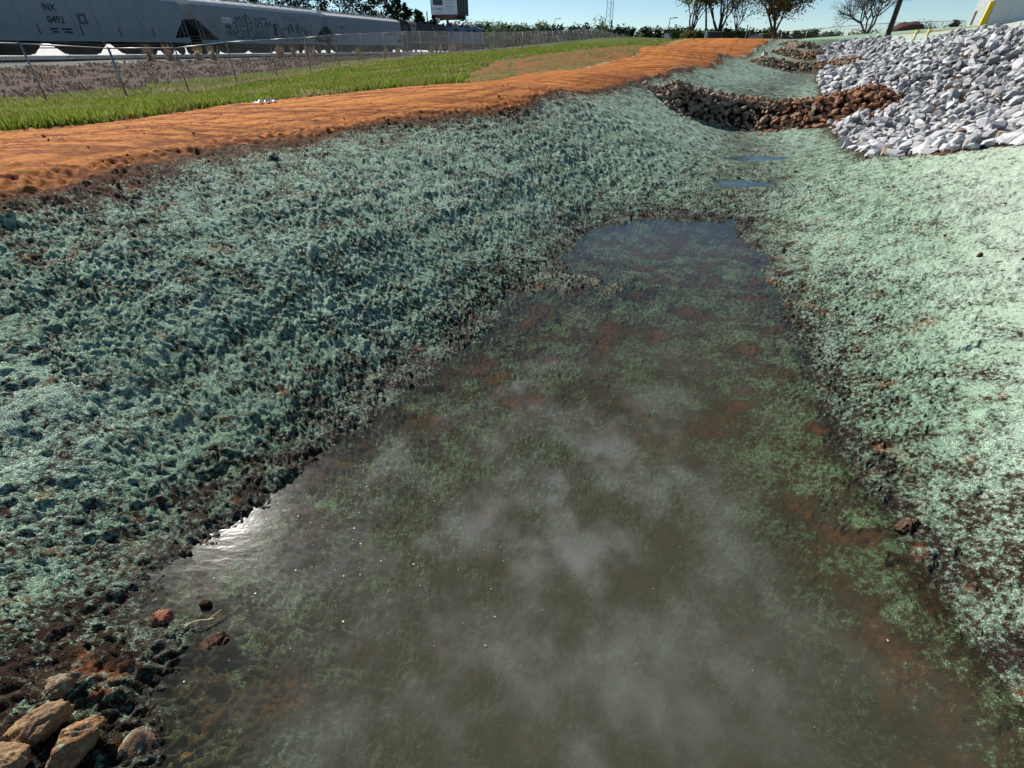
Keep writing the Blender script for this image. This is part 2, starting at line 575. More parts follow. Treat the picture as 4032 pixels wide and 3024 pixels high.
# road: ruts, tread marks near the lower edge, soft ripples
fr = (m['n'] - m['nl']) / np.maximum(m['nu'] - m['nl'], .5)
frw = fr + .03 * fbm(m['s'] / 4, 0 * m['s'], 98, 2)
rut = sum(a_ * np.exp(-((frw - c_) / w_) ** 2) for c_, w_, a_ in ((.20, .03, .9), (.31, .035, .9), (.47, .03, .6), (.62, .035, 1.0), (.74, .03, .6), (.88, .035, .8)))
tread_band = np.exp(-((m['n'] - m['nl'] - .42 - .25 * fbm(sA / 3, 0 * sA, 50, 2)) / .30) ** 2) + .6 * np.exp(-((fr - .9) / .06) ** 2) * sstep(-.2, .2, perlin(sA / 2.5, nA, 51))
tread = np.clip(np.sin(2 * math.pi * (sA + .35 * np.abs(((nA * 1.6) % 1) - .5)) / .17) * 1.6, -1, 1)
rd = (-.020 * rut * (0.6 + .6 * fbm(sA / 1.5, nA / .2, 52, 2)) + .022 * tread * tread_band * am(.17)
      + .012 * fbm(sA / 2.2, nA / .10, 53, 3) * am(.10) + 0.011 * perlin(x / .11, y / .11, 54) * am(.11) + .010 * perlin(x / .045, y / .045, 55) * am(.045) + .007 * perlin(x / .02, y / .02, 56) * am(.02)
      + .025 * fbm(sA / 3, nA / .7, 56, 2) + .006 * (np.abs(perlin(sA / 1.2, nA / .07, 67)) - .2) * am(.07) + .025 * sstep(.62, .8, perlin(x / .16, y / .16, 68)) * am(.14))
edge_rough = np.exp(-((m['n'] - m['nl']) / .35) ** 2)
rd *= 1 - .6 * sstep(9, 17, np.hypot(x, y))
rd += edge_rough * (.05 * (bil(.16, 57) - .2) * am(.16) + 0.05 * np.abs(perlin(sA / .5, nA / .2, 58)))
gr = .05 * fbm(x / .9, y / .9, 60, 3) + .05 * (bil(.35, 61) - .2) * am(.35)
de = .16 * (np.abs(perlin(x / .9, y / .45, 62)) - .2) * am(.6) + .10 * (np.abs(perlin(x / .35, y / .25, 63)) - .2) * am(.3)
pt = .05 * (np.abs(perlin(x / .6, y / .4, 64)) - .2) * am(.5) + .04 * (bil(.22, 65) - .2) * am(.22)
bl = .03 * perlin(x / .3, y / .3, 66) * am(.3)
uw = np.clip((ZW - Z[idx]) / .12, 0, 1)       # smoother under water
pw = np.zeros(len(idx))
for (c, a, bb, ang) in PUDDLES:
    pw = np.maximum(pw, np.exp(-(((x - c[0]) / (a * 1.1)) ** 2 + ((y - c[1]) / (bb * 1.3)) ** 2) * .9))
hyk = hyd[idx] * (1 - .45 * uw) * (1 - .85 * pw)
d = hy * hyk + rd * m['road'] + gr * m['grass'] + de * m['dead'] + pt * m['patch'] + bl * m['bed'] + .25 * gr * m['end'] * m['right']
# berm of spilled soil on the road shoulder
d += .05 * np.exp(-((m['n'] - m['nl'] + .05) / .22) ** 2) * (.5 + .5 * fbm(sA / .7, nA / .3, 59, 2)) * (1 - m['end'])
Z[idx] += d
Z += damz
# sideways jitter gives the clods steep, uneven flanks
jx = .016 * perlin(x / .06, y / .06, 70) * am(.06) * hyk
jy = .016 * perlin(x / .06, y / .06, 71) * am(.06) * hyk
X2, Y2 = X.copy(), Y.copy()
X2[idx] += jx; Y2[idx] += jy
VERT = np.stack([X2, Y2, Z], 1)

# material masks
side0 = sstep(-1.2, .6, M['n'] - (np.interp(M['s'], [0, 8, 16, 40, 60], [.4, 1.2, 2.3, 3.0, 3.0]) - 2.2))
cover = np.ones_like(Z)
shoulder = np.exp(-np.clip(M['nl'] - M['n'], 0, 9) / .38)
cover += .05 * (1 - side0) - .15 * side0
cover -= (.55 * shoulder + .5 * np.exp(-np.clip(M['nl'] - M['n'], 0, 9) / .10)) * M['right']
cover -= .9 * dammask
cover -= .16 * sstep(.30, -.02, Z - ZW) * side0 * (np.hypot(X, Y) < 9)
cover -= .06 * sstep(.10, -.02, Z - ZW) * (np.hypot(X, Y) < 9)
cover -= .30 * np.exp(-((X + 1.9) ** 2 + (Y - .85) ** 2) / .22)
cover -= .12 * np.exp(-((X - 2.75) ** 2 + (Y - 1.5) ** 2) / .35)
toe = poly_dist(X, Y, RIP_POLY)
cover -= .55 * np.exp(-toe / .16) * (np.hypot(X, Y) < 40)
cover -= .9 * M['rip']
ncen = np.interp(M['s'], [0, 2.4, 6.6, 11.3, 14.4, 19.9, 34.5, 42], [.8, .94, 1.62, 1.5, 1.9, 3.3, 3.3, 3.8])
bott = np.exp(-((M['n'] - ncen) / 1.0) ** 2) * sstep(6.5, 8.5, M['s']) * (M['s'] < 60)
cover -= .12 * bott
cover = np.clip(cover, 0, 1.1)
side = sstep(-1.2, .6, M['n'] - (np.interp(M['s'], [0, 8, 16, 40, 60], [.4, 1.2, 2.3, 3.0, 3.0]) - 2.2))    # 1 = left bank, 0 = right bank
wet = (.55 * sstep(.42, .0, Z - ZW) * side + .45 * sstep(.12, .0, Z - ZW) + .62 * (1 - side) * sstep(.55, .0, Z - ZW)) * (1 - .75 * sstep(.0, -.05, Z - ZW)) * (np.hypot(X, Y) < 9.2)
wet = np.maximum(wet, .8 * np.exp(-np.minimum(poly_dist(X, Y, [PUDDLES[0][0][:2], PUDDLES[1][0][:2], (4.2, 9.0), (2.9, 7.9)]), 9) / .55) * (np.hypot(X, Y) < 16))
wet = np.maximum(wet, .78 * bott)
brown_end = np.exp(-((M['s'] - 61) / 5) ** 2) * M['right'] * sstep(-12, -6, M['n'])
ATT = dict(road=M['road'], patch=M['patch'], dead=M['dead'], bed=M['bed'], grass=M['grass'], cover=cover, side=side, wet=wet,
           end=M['end'] * M['right'], browne=brown_end, tread=np.zeros_like(Z), low=np.exp(-np.clip(M['n'] - M['nl'], 0, 9) / .55) * M['road'])
lot = sstep(34, 36, M['fx'] + .8 * fbm(X / 3, Y / 3, 97, 2)) * (Y > -30)
ATT['lot'] = lot
ATT['shoulder'] = np.clip(shoulder * 1.2, 0, 1)
frA = (M['n'] - M['nl']) / np.maximum(M['nu'] - M['nl'], .5)
wob = .03 * fbm(M['s'] / 4, 0 * M['s'], 98, 2)
trk = sum(a_ * np.exp(-((frA - c_ + wob) / w_) ** 2) for c_, w_, a_ in ((.20, .022, .9), (.31, .03, .8), (.47, .02, .6), (.62, .028, .9), (.74, .02, .6), (.88, .03, .8)))
ATT['track'] = np.clip(trk * (.8 + .9 * fbm(M['s'] / 2.2, M['n'] / .3, 99, 3)), 0, 1) * M['road']

ii, jj = np.meshgrid(np.arange(nr - 1), np.arange(nc - 1), indexing='ij')
a0 = (ii * nc + jj).ravel()
Q = np.stack([a0, a0 + 1, a0 + nc + 1, a0 + nc], 1)[:, ::-1]
fm = lambda k: M[k][Q].mean(1)
zone = np.zeros(len(Q), int)                  # 0 ditch banks, 1 road, 2 grass, 3 dead embankment, 4 rail bed, 5 upland field
zone[fm('end') * fm('right') > .5] = 5
zone[fm('road') > .5] = 1
zone[fm('patch') > .5] = 6
zone[fm('grass') > .5] = 2
zone[fm('dead') > .5] = 3
zone[fm('bed') > .5] = 4
cxq = X[Q].mean(1); cyq = Y[Q].mean(1)
uf = (M['right'][Q].mean(1) > .5) & (M['n'][Q].mean(1) < -8.2) & (zone == 0) & (~in_poly(cxq, cyq, RIP)) & (cyq > 12)
zone[uf] = 5

# ---- ground materials, one per zone
def ground_material(kind):
    m, nt, out = new_mat(kind)
    b = NB(nt)
    P = b.pos()
    mid = b.noise(P, 5.0, 4, .65)
    fine = b.noise(P, 34.0, 3, .7)
    rough = .93; hgt = fine; bs = .5
    if kind == "ditch_bank":
        big = b.noise(P, 0.7, 2); vfine = b.noise(P, 120.0, 2, .7)
        soil = b.mix(b.attr("shoulder"), b.mix(mid, (.014, .009, .006), (.060, .033, .020)), b.mix(mid, (.035, .016, .008), (.14, .058, .026)))
        soil = b.mix(b.ramp(fine, .5, .8, 0, .7), soil, (.10, .055, .033))
        rust = b.mix(fine, (.20, .060, .022), (.42, .17, .07))
        soil = b.mix(b.ramp(b.noise(P, 3.3, 2, .6), .60, .70, 0, .5), soil, rust)
        sz = b.n("ShaderNodeSeparateXYZ"); b.l(P, sz.inputs[0])
        uw = b.ramp(sz.outputs[2], ZW - .035, ZW + .01, 1.0, 0.0)
        rn = b.noise(P, 2.6, 4, .62)
        bed = b.mix(mid, (.055, .036, .024), (.16, .095, .06))
        bed = b.mix(b.ramp(rn, .57, .67, 0, .8), bed, b.mix(fine, (.16, .052, .028), (.38, .145, .062)))
        soil = b.mix(uw, soil, bed)
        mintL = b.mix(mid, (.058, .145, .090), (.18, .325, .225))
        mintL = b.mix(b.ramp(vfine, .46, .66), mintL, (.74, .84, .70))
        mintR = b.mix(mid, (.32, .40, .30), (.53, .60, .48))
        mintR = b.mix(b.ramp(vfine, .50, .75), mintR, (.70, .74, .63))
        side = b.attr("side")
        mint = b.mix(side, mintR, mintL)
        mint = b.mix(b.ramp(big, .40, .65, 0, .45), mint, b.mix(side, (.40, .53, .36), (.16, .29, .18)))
        cn = b.math('ADD', b.math('MULTIPLY', fine, .6), b.math('MULTIPLY', mid, .4))
        thr = b.math('ADD', cn, b.math('MULTIPLY', b.math('SUBTRACT', b.attr("cover"), 0.5), .30))
        thr = b.math('SUBTRACT', thr, b.math('MULTIPLY', uw, b.ramp(rn, .48, .62, -.03, .09)))
        fac = b.ramp(thr, .50, .66)
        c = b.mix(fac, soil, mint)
        wet = b.attr("wet")
        c = b.mix(b.math('MULTIPLY', wet, .72), c, b.mix(1.0, c, (.30, .30, .27), 'MULTIPLY'))
        rough = b.ramp(wet, 0.6, 1.0, .93, .50)
        hgt = b.math('ADD', b.math('MULTIPLY', fine, .7), b.math('MULTIPLY', vfine, .5))
        bs = .9
    elif kind == "upland_field":
        c = b.mix(mid, (.15, .24, .16), (.27, .38, .27))
        c = b.mix(b.ramp(fine, .5, .8, 0, .5), c, (.22, .20, .14))
        c = b.mix(b.attr("browne"), c, b.mix(mid, (.16, .11, .075), (.30, .21, .15)))
    elif kind == "dirt_road":
        st2 = b.n("ShaderNodeMapping"); st2.inputs['Rotation'].default_value = (0, 0, math.radians(-58.0)); st2.inputs['Scale'].default_value = (.22, 3.2, 1)
        b.l(P, st2.inputs['Vector'])
        streak = b.noise(st2.outputs[0], 1.6, 4, .65)
        c = b.mix(mid, (.38, .135, .030), (.59, .245, .068))
        c = b.mix(b.ramp(streak, .44, .58, 0, .9), c, (.17, .045, .011))
        c = b.mix(b.ramp(fine, .56, .8, 0, .6), c, (.70, .32, .085))
        c = b.mix(b.math('MULTIPLY', b.attr("track"), b.ramp(mid, .3, .6, .7, 1.0)), c, (.15, .042, .010))
        c = b.mix(b.math('MULTIPLY', b.attr("low"), b.ramp(mid, .25, .6)), c, (.11, .040, .019))
    elif kind == "worn_ground":
        c = b.mix(mid, (.16, .060, .020), (.30, .12, .042))
        c = b.mix(b.ramp(b.noise(P, 1.1, 4, .7), .42, .56, 0, .9), c, (.115, .105, .028))
        c = b.mix(b.ramp(b.noise(P, 2.3, 3, .7), .58, .66, 0, .8), c, (.10, .045, .025))
    elif kind == "grass_verge":
        c = b.mix(mid, (.035, .060, .012), (.11, .14, .030))
        c = b.mix(b.ramp(b.noise(P, .5, 3), .50, .72, 0, .5), c, (.15, .13, .05))
    elif kind == "weedy_embankment":
        c = b.mix(mid, (.045, .030, .024), (.16, .11, .08))
        c = b.mix(b.ramp(fine, .5, .75, 0, .6), c, (.24, .19, .14))
        c = b.mix(b.ramp(b.noise(P, .7, 3), .5, .66, 0, .5), c, (.10, .055, .042))
    else:
        c = b.mix(fine, (.07, .067, .065), (.24, .235, .23))
        c = b.mix(b.attr("lot"), c, b.mix(mid, (.62, .61, .58), (.80, .79, .76)))
    nrm = b.bump(hgt, bs, .02)
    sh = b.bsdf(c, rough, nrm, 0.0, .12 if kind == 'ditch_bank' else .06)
    if kind == "ditch_bank":                     # fibrous mulch catches light along its edges
        b.l(b.math('MULTIPLY', fac, .22), sh.node.inputs['Sheen Weight'])
        sh.node.inputs['Sheen Roughness'].default_value = .35
        sh.node.inputs['Sheen Tint'].default_value = (.75, .95, .85, 1)
    b.l(sh, out.inputs[0])
    return m

ZN = {0: "ditch_bank", 1: "dirt_road", 2: "grass_verge", 3: "weedy_embankment", 4: "rail_yard_ground", 5: "upland_field", 6: "worn_ground"}
NEED = {"ditch_bank": ("cover", "side", "wet", "shoulder"), "dirt_road": ("low", "track"), "upland_field": ("browne",), "rail_yard_ground": ("lot",)}
for z, nm in ZN.items():
    q = Q[zone == z]
    if not len(q): continue
    used, inv = np.unique(q, return_inverse=True)
    me = np_mesh(nm, VERT[used], inv.reshape(q.shape))
    for k in NEED.get(nm, ()):
        attr(me, k, ATT[k][used])
    tag(link(nm, me, None, ground_material(nm)), kind="structure")

def ground_at(x, y):
    """height of the finished ground without small clods"""
    return ground0(np.atleast_1d(np.asarray(x, float)), np.atleast_1d(np.asarray(y, float)))
def gz(x, y): return float(ground_at(x, y)[0])

# ------------------------------------------------------------------ pond and puddles
def water_material(name, gloss, sheen):
    m, nt, out = new_mat(name)
    b = NB(nt)
    P = b.pos()
    depth = b.attr("depth")
    # surface ripples
    rp = b.n("ShaderNodeMapping"); rp.inputs['Rotation'].default_value = (0, 0, .35); rp.inputs['Scale'].default_value = (.55, 1.6, 1)
    b.l(P, rp.inputs['Vector'])
    hN = b.math('ADD', b.math('MULTIPLY', b.noise(rp.outputs[0], 12.0, 3, .5), .6), b.math('MULTIPLY', b.noise(P, 45.0, 2, .5), .12))
    nrm = b.bump(hN, .07, .03)
    # murk: denser with depth, paler where the plume noise is high
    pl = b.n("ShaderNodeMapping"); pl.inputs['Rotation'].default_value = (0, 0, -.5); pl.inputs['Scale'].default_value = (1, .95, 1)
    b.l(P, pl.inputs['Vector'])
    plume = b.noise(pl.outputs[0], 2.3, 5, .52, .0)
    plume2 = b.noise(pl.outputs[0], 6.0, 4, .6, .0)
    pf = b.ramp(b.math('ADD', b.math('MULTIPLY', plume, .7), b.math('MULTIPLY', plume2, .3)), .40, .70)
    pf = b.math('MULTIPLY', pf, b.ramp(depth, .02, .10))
    pf = b.math('MULTIPLY', pf, b.math('ADD', .25, b.math('MULTIPLY', 1.0, b.attr("murk_tone"))))
    murk_tone = b.mix(pf, (.058, .059, .038), (.185, .195, .175))
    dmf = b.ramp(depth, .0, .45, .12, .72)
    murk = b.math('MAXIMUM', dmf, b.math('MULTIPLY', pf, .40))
    # pale noise specks
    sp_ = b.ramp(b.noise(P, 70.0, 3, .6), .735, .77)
    murkc = b.mix(b.math('MULTIPLY', sp_, .6), murk_tone, (.55, .55, .48))
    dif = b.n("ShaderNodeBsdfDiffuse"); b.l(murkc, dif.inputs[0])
    tr = b.n("ShaderNodeBsdfTransparent"); tr.inputs[0].default_value = (.66, .69, .56, 1)
    mx = b.n("ShaderNodeMixShader"); b.l(murk, mx.inputs[0]); b.l(tr.outputs[0], mx.inputs[1]); b.l(dif.outputs[0], mx.inputs[2])
    gl = b.n("ShaderNodeBsdfGlossy"); gl.inputs['Roughness'].default_value = gloss; b.l(nrm, gl.inputs['Normal'])
    dot = b.n("ShaderNodeVectorMath", operation='DOT_PRODUCT')
    b.l(b.n("ShaderNodeNewGeometry").outputs['Incoming'], dot.inputs[0]); b.l(nrm, dot.inputs[1])
    cosv = b.math('ABSOLUTE', dot.outputs['Value'])
    schl = b.math('POWER', b.math('SUBTRACT', 1.0, cosv), 5.0)
    fr = b.math('MINIMUM', b.math('ADD', b.math('MULTIPLY', schl, .98), .02), 1.0)
    gl2 = b.n("ShaderNodeBsdfGlossy"); gl2.inputs['Roughness'].default_value = .34; b.l(nrm, gl2.inputs['Normal'])
    glm = b.n("ShaderNodeMixShader"); b.l(b.ramp(b.noise(P, 9.0, 4, .7), .35, .65, .25 * sheen, sheen), glm.inputs[0]); b.l(gl.outputs[0], glm.inputs[1]); b.l(gl2.outputs[0], glm.inputs[2])
    mx2 = b.n("ShaderNodeMixShader"); b.l(fr, mx2.inputs[0]); b.l(mx.outputs[0], mx2.inputs[1]); b.l(glm.outputs[0], mx2.inputs[2])
    b.l(mx2.outputs[0], out.inputs[0])
    return m
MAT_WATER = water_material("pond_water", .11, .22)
MAT_PUDDLE = water_material("puddle_water", .03, .0)

def water_sheet(name, x0, x1, y0, y1, z, step, keep):
    xs = np.arange(x0, x1 + step, step); ys = np.arange(y0, y1 + step, step)
    gx, gy = np.meshgrid(xs, ys)
    gxr, gyr = gx.ravel(), gy.ravel()
    d = z - ground_at(gxr, gyr)
    nx = len(xs)
    i, j = np.meshgrid(np.arange(len(ys) - 1), np.arange(nx - 1), indexing='ij')
    a = (i * nx + j).ravel()
    q = np.stack([a, a + 1, a + nx + 1, a + nx], 1)
    ok = (d[q].max(1) > -.10) & keep(gxr[q].mean(1), gyr[q].mean(1))
    q = q[ok]
    used, inv = np.unique(q, return_inverse=True)
    me = np_mesh(name, np.stack([gxr, gyr, np.full(len(gxr), z)], 1)[used], inv.reshape(q.shape))
    attr(me, "depth", np.clip(d[used], 0, 1))
    attr(me, "murk_tone", np.exp(-((gxr[used] + .15) ** 2 / 2.2 + (gyr[used] - 2.8) ** 2 / 3.6)))
    return tag(link(name, me, None, MAT_WATER if name == 'pond_water' else MAT_PUDDLE), kind="structure")
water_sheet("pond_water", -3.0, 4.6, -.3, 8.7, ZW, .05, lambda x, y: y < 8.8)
for (c, a, bb, ang), wz in zip(PUDDLES, PUDDLE_Z):
    water_sheet("puddle_water", c[0] - a * 1.5, c[0] + a * 1.5, c[1] - bb * 2, c[1] + bb * 2, wz + .006, .04,
                lambda x, y, c=c, a=a, bb=bb: ((x - c[0]) / (a * 1.35)) ** 2 + ((y - c[1]) / (bb * 1.7)) ** 2 < 1)

# ------------------------------------------------------------------ stones
import bmesh
def hull_mesh(name, seed, n=15, dims=(1, .75, .6), blocky=.6):
    r = random.Random(seed)
    bm = bmesh.new()
    for i in range(n):
        p = Vector((r.gauss(0, 1), r.gauss(0, 1), r.gauss(0, 1))).normalized()
        q = p / max(abs(c) for c in p)
        p = p.lerp(q, blocky * r.uniform(.3, 1)) * r.uniform(.82, 1.0)
        bm.verts.new((p.x * dims[0] * .5, p.y * dims[1] * .5, p.z * dims[2] * .5))
    res = bmesh.ops.convex_hull(bm, input=bm.verts)
    bmesh.ops.delete(bm, geom=[g for g in set(res['geom_interior'] + res['geom_unused']) if isinstance(g, bmesh.types.BMVert)], context='VERTS')
    bmesh.ops.triangulate(bm, faces=bm.faces)
    me = bpy.data.meshes.new(name)
    bm.to_mesh(me); bm.free()
    return me

def stone_mat(name, lo, hi, stain, bump=.5):
    m, nt, out = new_mat(name)
    b = NB(nt)
    P = b.pos()
    isl = b.island()
    c = b.mix(isl, lo, hi)
    n1 = b.noise(P, 9.0, 4, .65)
    c = b.mix(b.ramp(n1, .45, .75, 0, .6), c, stain)
    n2 = b.noise(P, 40.0, 3, .7)
    c = b.mix(b.ramp(n2, .3, .7, .25, 0), c, (.0, .0, .0))
    nrm = b.bump(b.math('ADD', n2, b.math('MULTIPLY', n1, 1.5)), bump, .02)
    b.l(b.bsdf(c, .88, nrm, 0, .2), out.inputs[0])
    return m
MAT_WHITE = stone_mat("white_quarry_stone", (.24, .245, .25), (.68, .68, .68), (.42, .40, .365))
MAT_BROWN = stone_mat("weathered_brown_stone", (.13, .094, .064), (.43, .33, .23), (.21, .145, .095))
MAT_RED = stone_mat("clay_stained_stone", (.17, .075, .040), (.36, .185, .105), (.15, .065, .036))

shapes = [hull_mesh("stone", 100 + i, n=random.Random(i).choice((12, 14, 17, 20)),
                    dims=(1, random.Random(i + 5).uniform(.6, .9), random.Random(i + 9).uniform(.42, .7))) for i in range(22)]
shape_np = []
for me in shapes:
    v = np.empty(len(me.vertices) * 3, np.float32); me.vertices.foreach_get("co", v)
    f = np.array([tuple(p.vertices) for p in me.polygons], np.int32)
    shape_np.append((v.reshape(-1, 3), f))
SHAPES_BY_MAT = {}
def shape_for(k, mat):
    key = (k, mat.name)
    if key not in SHAPES_BY_MAT:
        me = shapes[k].copy(); me.name = "stone"
        me.materials.clear(); me.materials.append(mat)
        SHAPES_BY_MAT[key] = me
    return SHAPES_BY_MAT[key]

def place_stones(parent, items, limit=300, stuff_name="small_stones"):
    """items: (x, y, z, size, euler, shape, mat); the largest to the eye become parts, the rest one joined part per material"""
    items = sorted(items, key=lambda t: -t[3] / math.hypot(t[0], t[1]))
    pl = Vector(parent.location)
    for (x, y, z, s, e, k, mat) in items[:limit]:
        o = bpy.data.objects.new("stone", shape_for(k, mat))
        o.location = Vector((x, y, z)) - pl
        o.rotation_euler = e
        o.scale = (s, s, s)
        o.parent = parent
        col.objects.link(o)
    rest = items[limit:]
    bym = {}
    for t in rest: bym.setdefault(t[6].name, []).append(t)
    for mn, L in bym.items():
        V, F, n = [], [], 0
        for (x, y, z, s, e, k, mat) in L:
            v, f = shape_np[k]
            Rm = np.array(e.to_matrix()) if hasattr(e, "to_matrix") else np.array(Matrix.Rotation(0, 3, 'X'))
            V.append((v * s) @ Rm.T + np.array([x, y, z]) - np.array(pl)); F.append(f + n); n += len(v)
        me = np_mesh(stuff_name, np.concatenate(V), np.concatenate(F), smooth=False)
        tag(link(stuff_name, me, parent, L[0][6]), kind="stuff")

from mathutils import Euler
def slope_euler(x, y, r, tilt=.45):
    e = .15
    zz = ground0(np.array([x - e, x + e, x, x]), np.array([y, y, y - e, y + e]))
    nx, ny = -(zz[1] - zz[0]) / (2 * e), -(zz[3] - zz[2]) / (2 * e)
    q = Vector((0, 0, 1)).rotation_difference(Vector((nx, ny, 1)).normalized())
    rot = q.to_matrix() @ Matrix.Rotation(r.uniform(0, 6.283), 3, 'Z') @ Euler((r.gauss(0, tilt), r.gauss(0, tilt), 0)).to_matrix()
    return rot.to_euler()

# white riprap slope
r = random.Random(3)
xs = [p[0] for p in RIP]; ys = [p[1] for p in RIP]
cand = []
yy = min(ys)
while yy < max(ys):
    st = .20 + .0045 * max(0, yy - 12)
    xx = min(xs)
    while xx < max(xs):
        cand.append((xx + r.uniform(-.12, .12), yy + r.uniform(-.12, .12), st))
        xx += st
    yy += st
ca = np.array(cand)
inside = in_poly(ca[:, 0], ca[:, 1], RIP)
seen = np.abs(np.arctan2(ca[:, 0], ca[:, 1])) < math.radians(50)
ca = ca[inside & seen]
cz = ground0(ca[:, 0], ca[:, 1])
ct = poly_dist(ca[:, 0], ca[:, 1], RIP_POLY)
rip_thing = empty("riprap_slope", (13.0, 18.0, gz(13.0, 18.0)))
tag(rip_thing, "wide bank of loose white quarry stones on the right above the ditch", "riprap")
dam0 = poly_dist(ca[:, 0], ca[:, 1], DAMS[0]['axis'])
items = []
for (x, y, st), z, dt, dd in zip(ca, cz, ct, dam0):
    near_toe = dt < .9
    s = r.uniform(.13, .40) * (1.25 if near_toe and y < 13 else 1.0) * (1.25 if r.random() < .12 else 1)
    s *= st / .23
    k = r.randrange(len(shapes))
    if dd < .35 and y < 22 and x < 14.5: 
        mat = MAT_RED if r.random() < .6 else MAT_BROWN
    else:
        mat = MAT_BROWN if r.random() < .012 else MAT_WHITE
    items.append((x, y, z + s * r.uniform(.02, .16), s, slope_euler(x, y, r), k, mat))
    if r.random() < .34:
        s2 = r.uniform(.16, .40) * st / .23
        x2, y2 = x + r.uniform(-.1, .1), y + r.uniform(-.1, .1)
        items.append((x2, y2, z + s2 * r.uniform(.25, .45), s2, slope_euler(x2, y2, r, .6), r.randrange(len(shapes)), mat))
print("riprap stones", len(items))
place_stones(rip_thing, items)

# rock check dams
labels = ["nearest and longest rock dam across the ditch, dark stones turning red at its right",
          "second rock dam up the ditch, with one large pale stone on its left",
          "third rock check dam up the ditch, reddish brown stones",
          "farthest rock check dam at the head of the ditch, small dark stones"]
for di, d in enumerate(DAMS):
    ax = [Vector((p[0], p[1])) for p in d['axis']]
    seg = [(b - a).length for a, b in zip(ax[:-1], ax[1:])]
    L = sum(seg)
    mid = ax[len(ax) // 2]
    th = empty("rock_check_dam", (mid.x, mid.y, gz(mid.x, mid.y)))
    tag(th, labels[di], "rock dam", "rock check dams across the ditch")
    items = []
    size = .235 if di == 0 else .22
    step = size * .62
    t = 0.0
    while t < L:
        w = -d['w'] - .1
        while w <= d['w'] + .1:
            tt = min(max(t + r.uniform(-.5, .5) * step, 0), L - 1e-3); ww = w + r.uniform(-.5, .5) * step
            a = tt; i = 0
            while a > seg[i]: a -= seg[i]; i += 1
            dr_ = (ax[i + 1] - ax[i]).normalized()
            p = ax[i] + dr_ * a
            nn = Vector((dr_.y, -dr_.x))
            x, y = p.x + nn.x * ww, p.y + nn.y * ww
            endf = min(1, .25 + tt / 1.1, .35 + (L - tt) / .9)
            hgt = max(0, (d['h'] * endf) * min(1, (1 - abs(ww) / d['w']) * 1.35))
            s = size * r.uniform(.65, 1.35) * (1.35 if r.random() < .08 else 1)
            red = di == 0 and tt / L > .62 + r.uniform(-.28, .22)
            if di == 2: red = r.random() < .5
            if di == 1: red = r.random() < .15
            mat = MAT_RED if red else MAT_BROWN
            base = gz(x, y)
            items.append((x, y, base + hgt - s * r.uniform(.05, .3), s, Euler((r.uniform(0, 6.28), r.uniform(-.6, .6), r.uniform(0, 6.28))), r.randrange(len(shapes)), mat))
            w += step
        t += step
    if di == 1:
        x, y, z = trace(3000, 250)
        items.append((x, y, z + .42, .62, Euler((0, .1, 1.0)), 3, stone_mat("pale_stone", (.5, .42, .3), (.55, .47, .34), (.4, .33, .24))))
    print("dam", di, len(items))
    place_stones(th, items)

# foreground stones and clods
def big_stone(name, u, v, size, dims, rz, tilt, lift, mat, seed, label, cat="stone", amp=.06):
    x, y, z = trace(u, v)
    bm = bmesh.new()
    base = hull_mesh("tmp", seed, n=16, dims=dims, blocky=.5)
    bm.from_mesh(base)
    bmesh.ops.subdivide_edges(bm, edges=bm.edges, cuts=2, use_grid_fill=True, smooth=.06)
    bmesh.ops.subdivide_edges(bm, edges=bm.edges, cuts=2, use_grid_fill=True, smooth=.03)
    P = np.array([v_.co for v_ in bm.verts])
    N = P / (np.linalg.norm(P, axis=1, keepdims=True) + 1e-6)
    dsp = (np.abs(perlin(P[:, 0] * 6 + P[:, 2] * 3, P[:, 1] * 6 - P[:, 2] * 4, seed)) * amp
           + perlin(P[:, 0] * 17 + P[:, 2] * 9, P[:, 1] * 17 - P[:, 2] * 8, seed + 1) * amp * .45 + perlin(P[:, 0] * 41 + P[:, 2] * 19, P[:, 1] * 41 - P[:, 2] * 18, seed + 2) * amp * .25)
    P = P + N * dsp[:, None]
    for v_, p in zip(bm.verts, P): v_.co = p
    me = bpy.data.meshes.new(name); bm.to_mesh(me); bm.free()
    bpy.data.meshes.remove(base)
    me.polygons.foreach_set("use_smooth", [True] * len(me.polygons))
    o = link(name, me, None, mat)
    o.location = (x, y, z + lift); o.rotation_euler = (tilt[0], tilt[1], rz); o.scale = (size, size, size)
    tag(o, label, cat, "loose stones at the near end of the pond")
    return o
def coated_mat(name, lo, hi, coat):
    m, nt, out = new_mat(name)
    b = NB(nt)
    co = b.obj(); P = b.pos()
    n1 = b.noise(P, 14, 5, .65); n2 = b.noise(P, 60, 4, .7)
    c = b.mix(n1, lo, hi)
    c = b.mix(b.ramp(n2, .35, .65, .55, 0), c, tuple(v_ * .3 for v_ in lo))
    c = b.mix(b.ramp(b.noise(P, 45, 5, .75), .66 - coat * .16, .72 - coat * .16), c, b.mix(n2, (.12, .26, .19), (.36, .52, .42)))
    nrm = b.bump(b.math('ADD', n2, n1), .7, .015)
    b.l(b.bsdf(c, .85, nrm, 0, .25), out.inputs[0])
    return m
MT1 = coated_mat("tan_stone", (.20, .115, .055), (.46, .31, .17), .15)
MT2 = coated_mat("stained_stone", (.22, .095, .04), (.46, .26, .13), .6)
MT3 = coated_mat("mulched_stone", (.16, .09, .05), (.36, .24, .14), .8)
MT4 = coated_mat("dark_clod", (.045, .022, .014), (.16, .075, .04), .35)
big_stone("stone", 150, 2875, .26, (1, .5, .42), .75, (.25, -.15), .02, MT1, 501, "smooth tan stone lying in the lower left corner, left of the taller speckled stone")
big_stone("stone", 290, 2960, .27, (1, .52, .50), 1.05, (.1, -.35), .025, MT2, 502, "tall speckled stone at the bottom left edge, orange brown with mint flecks")
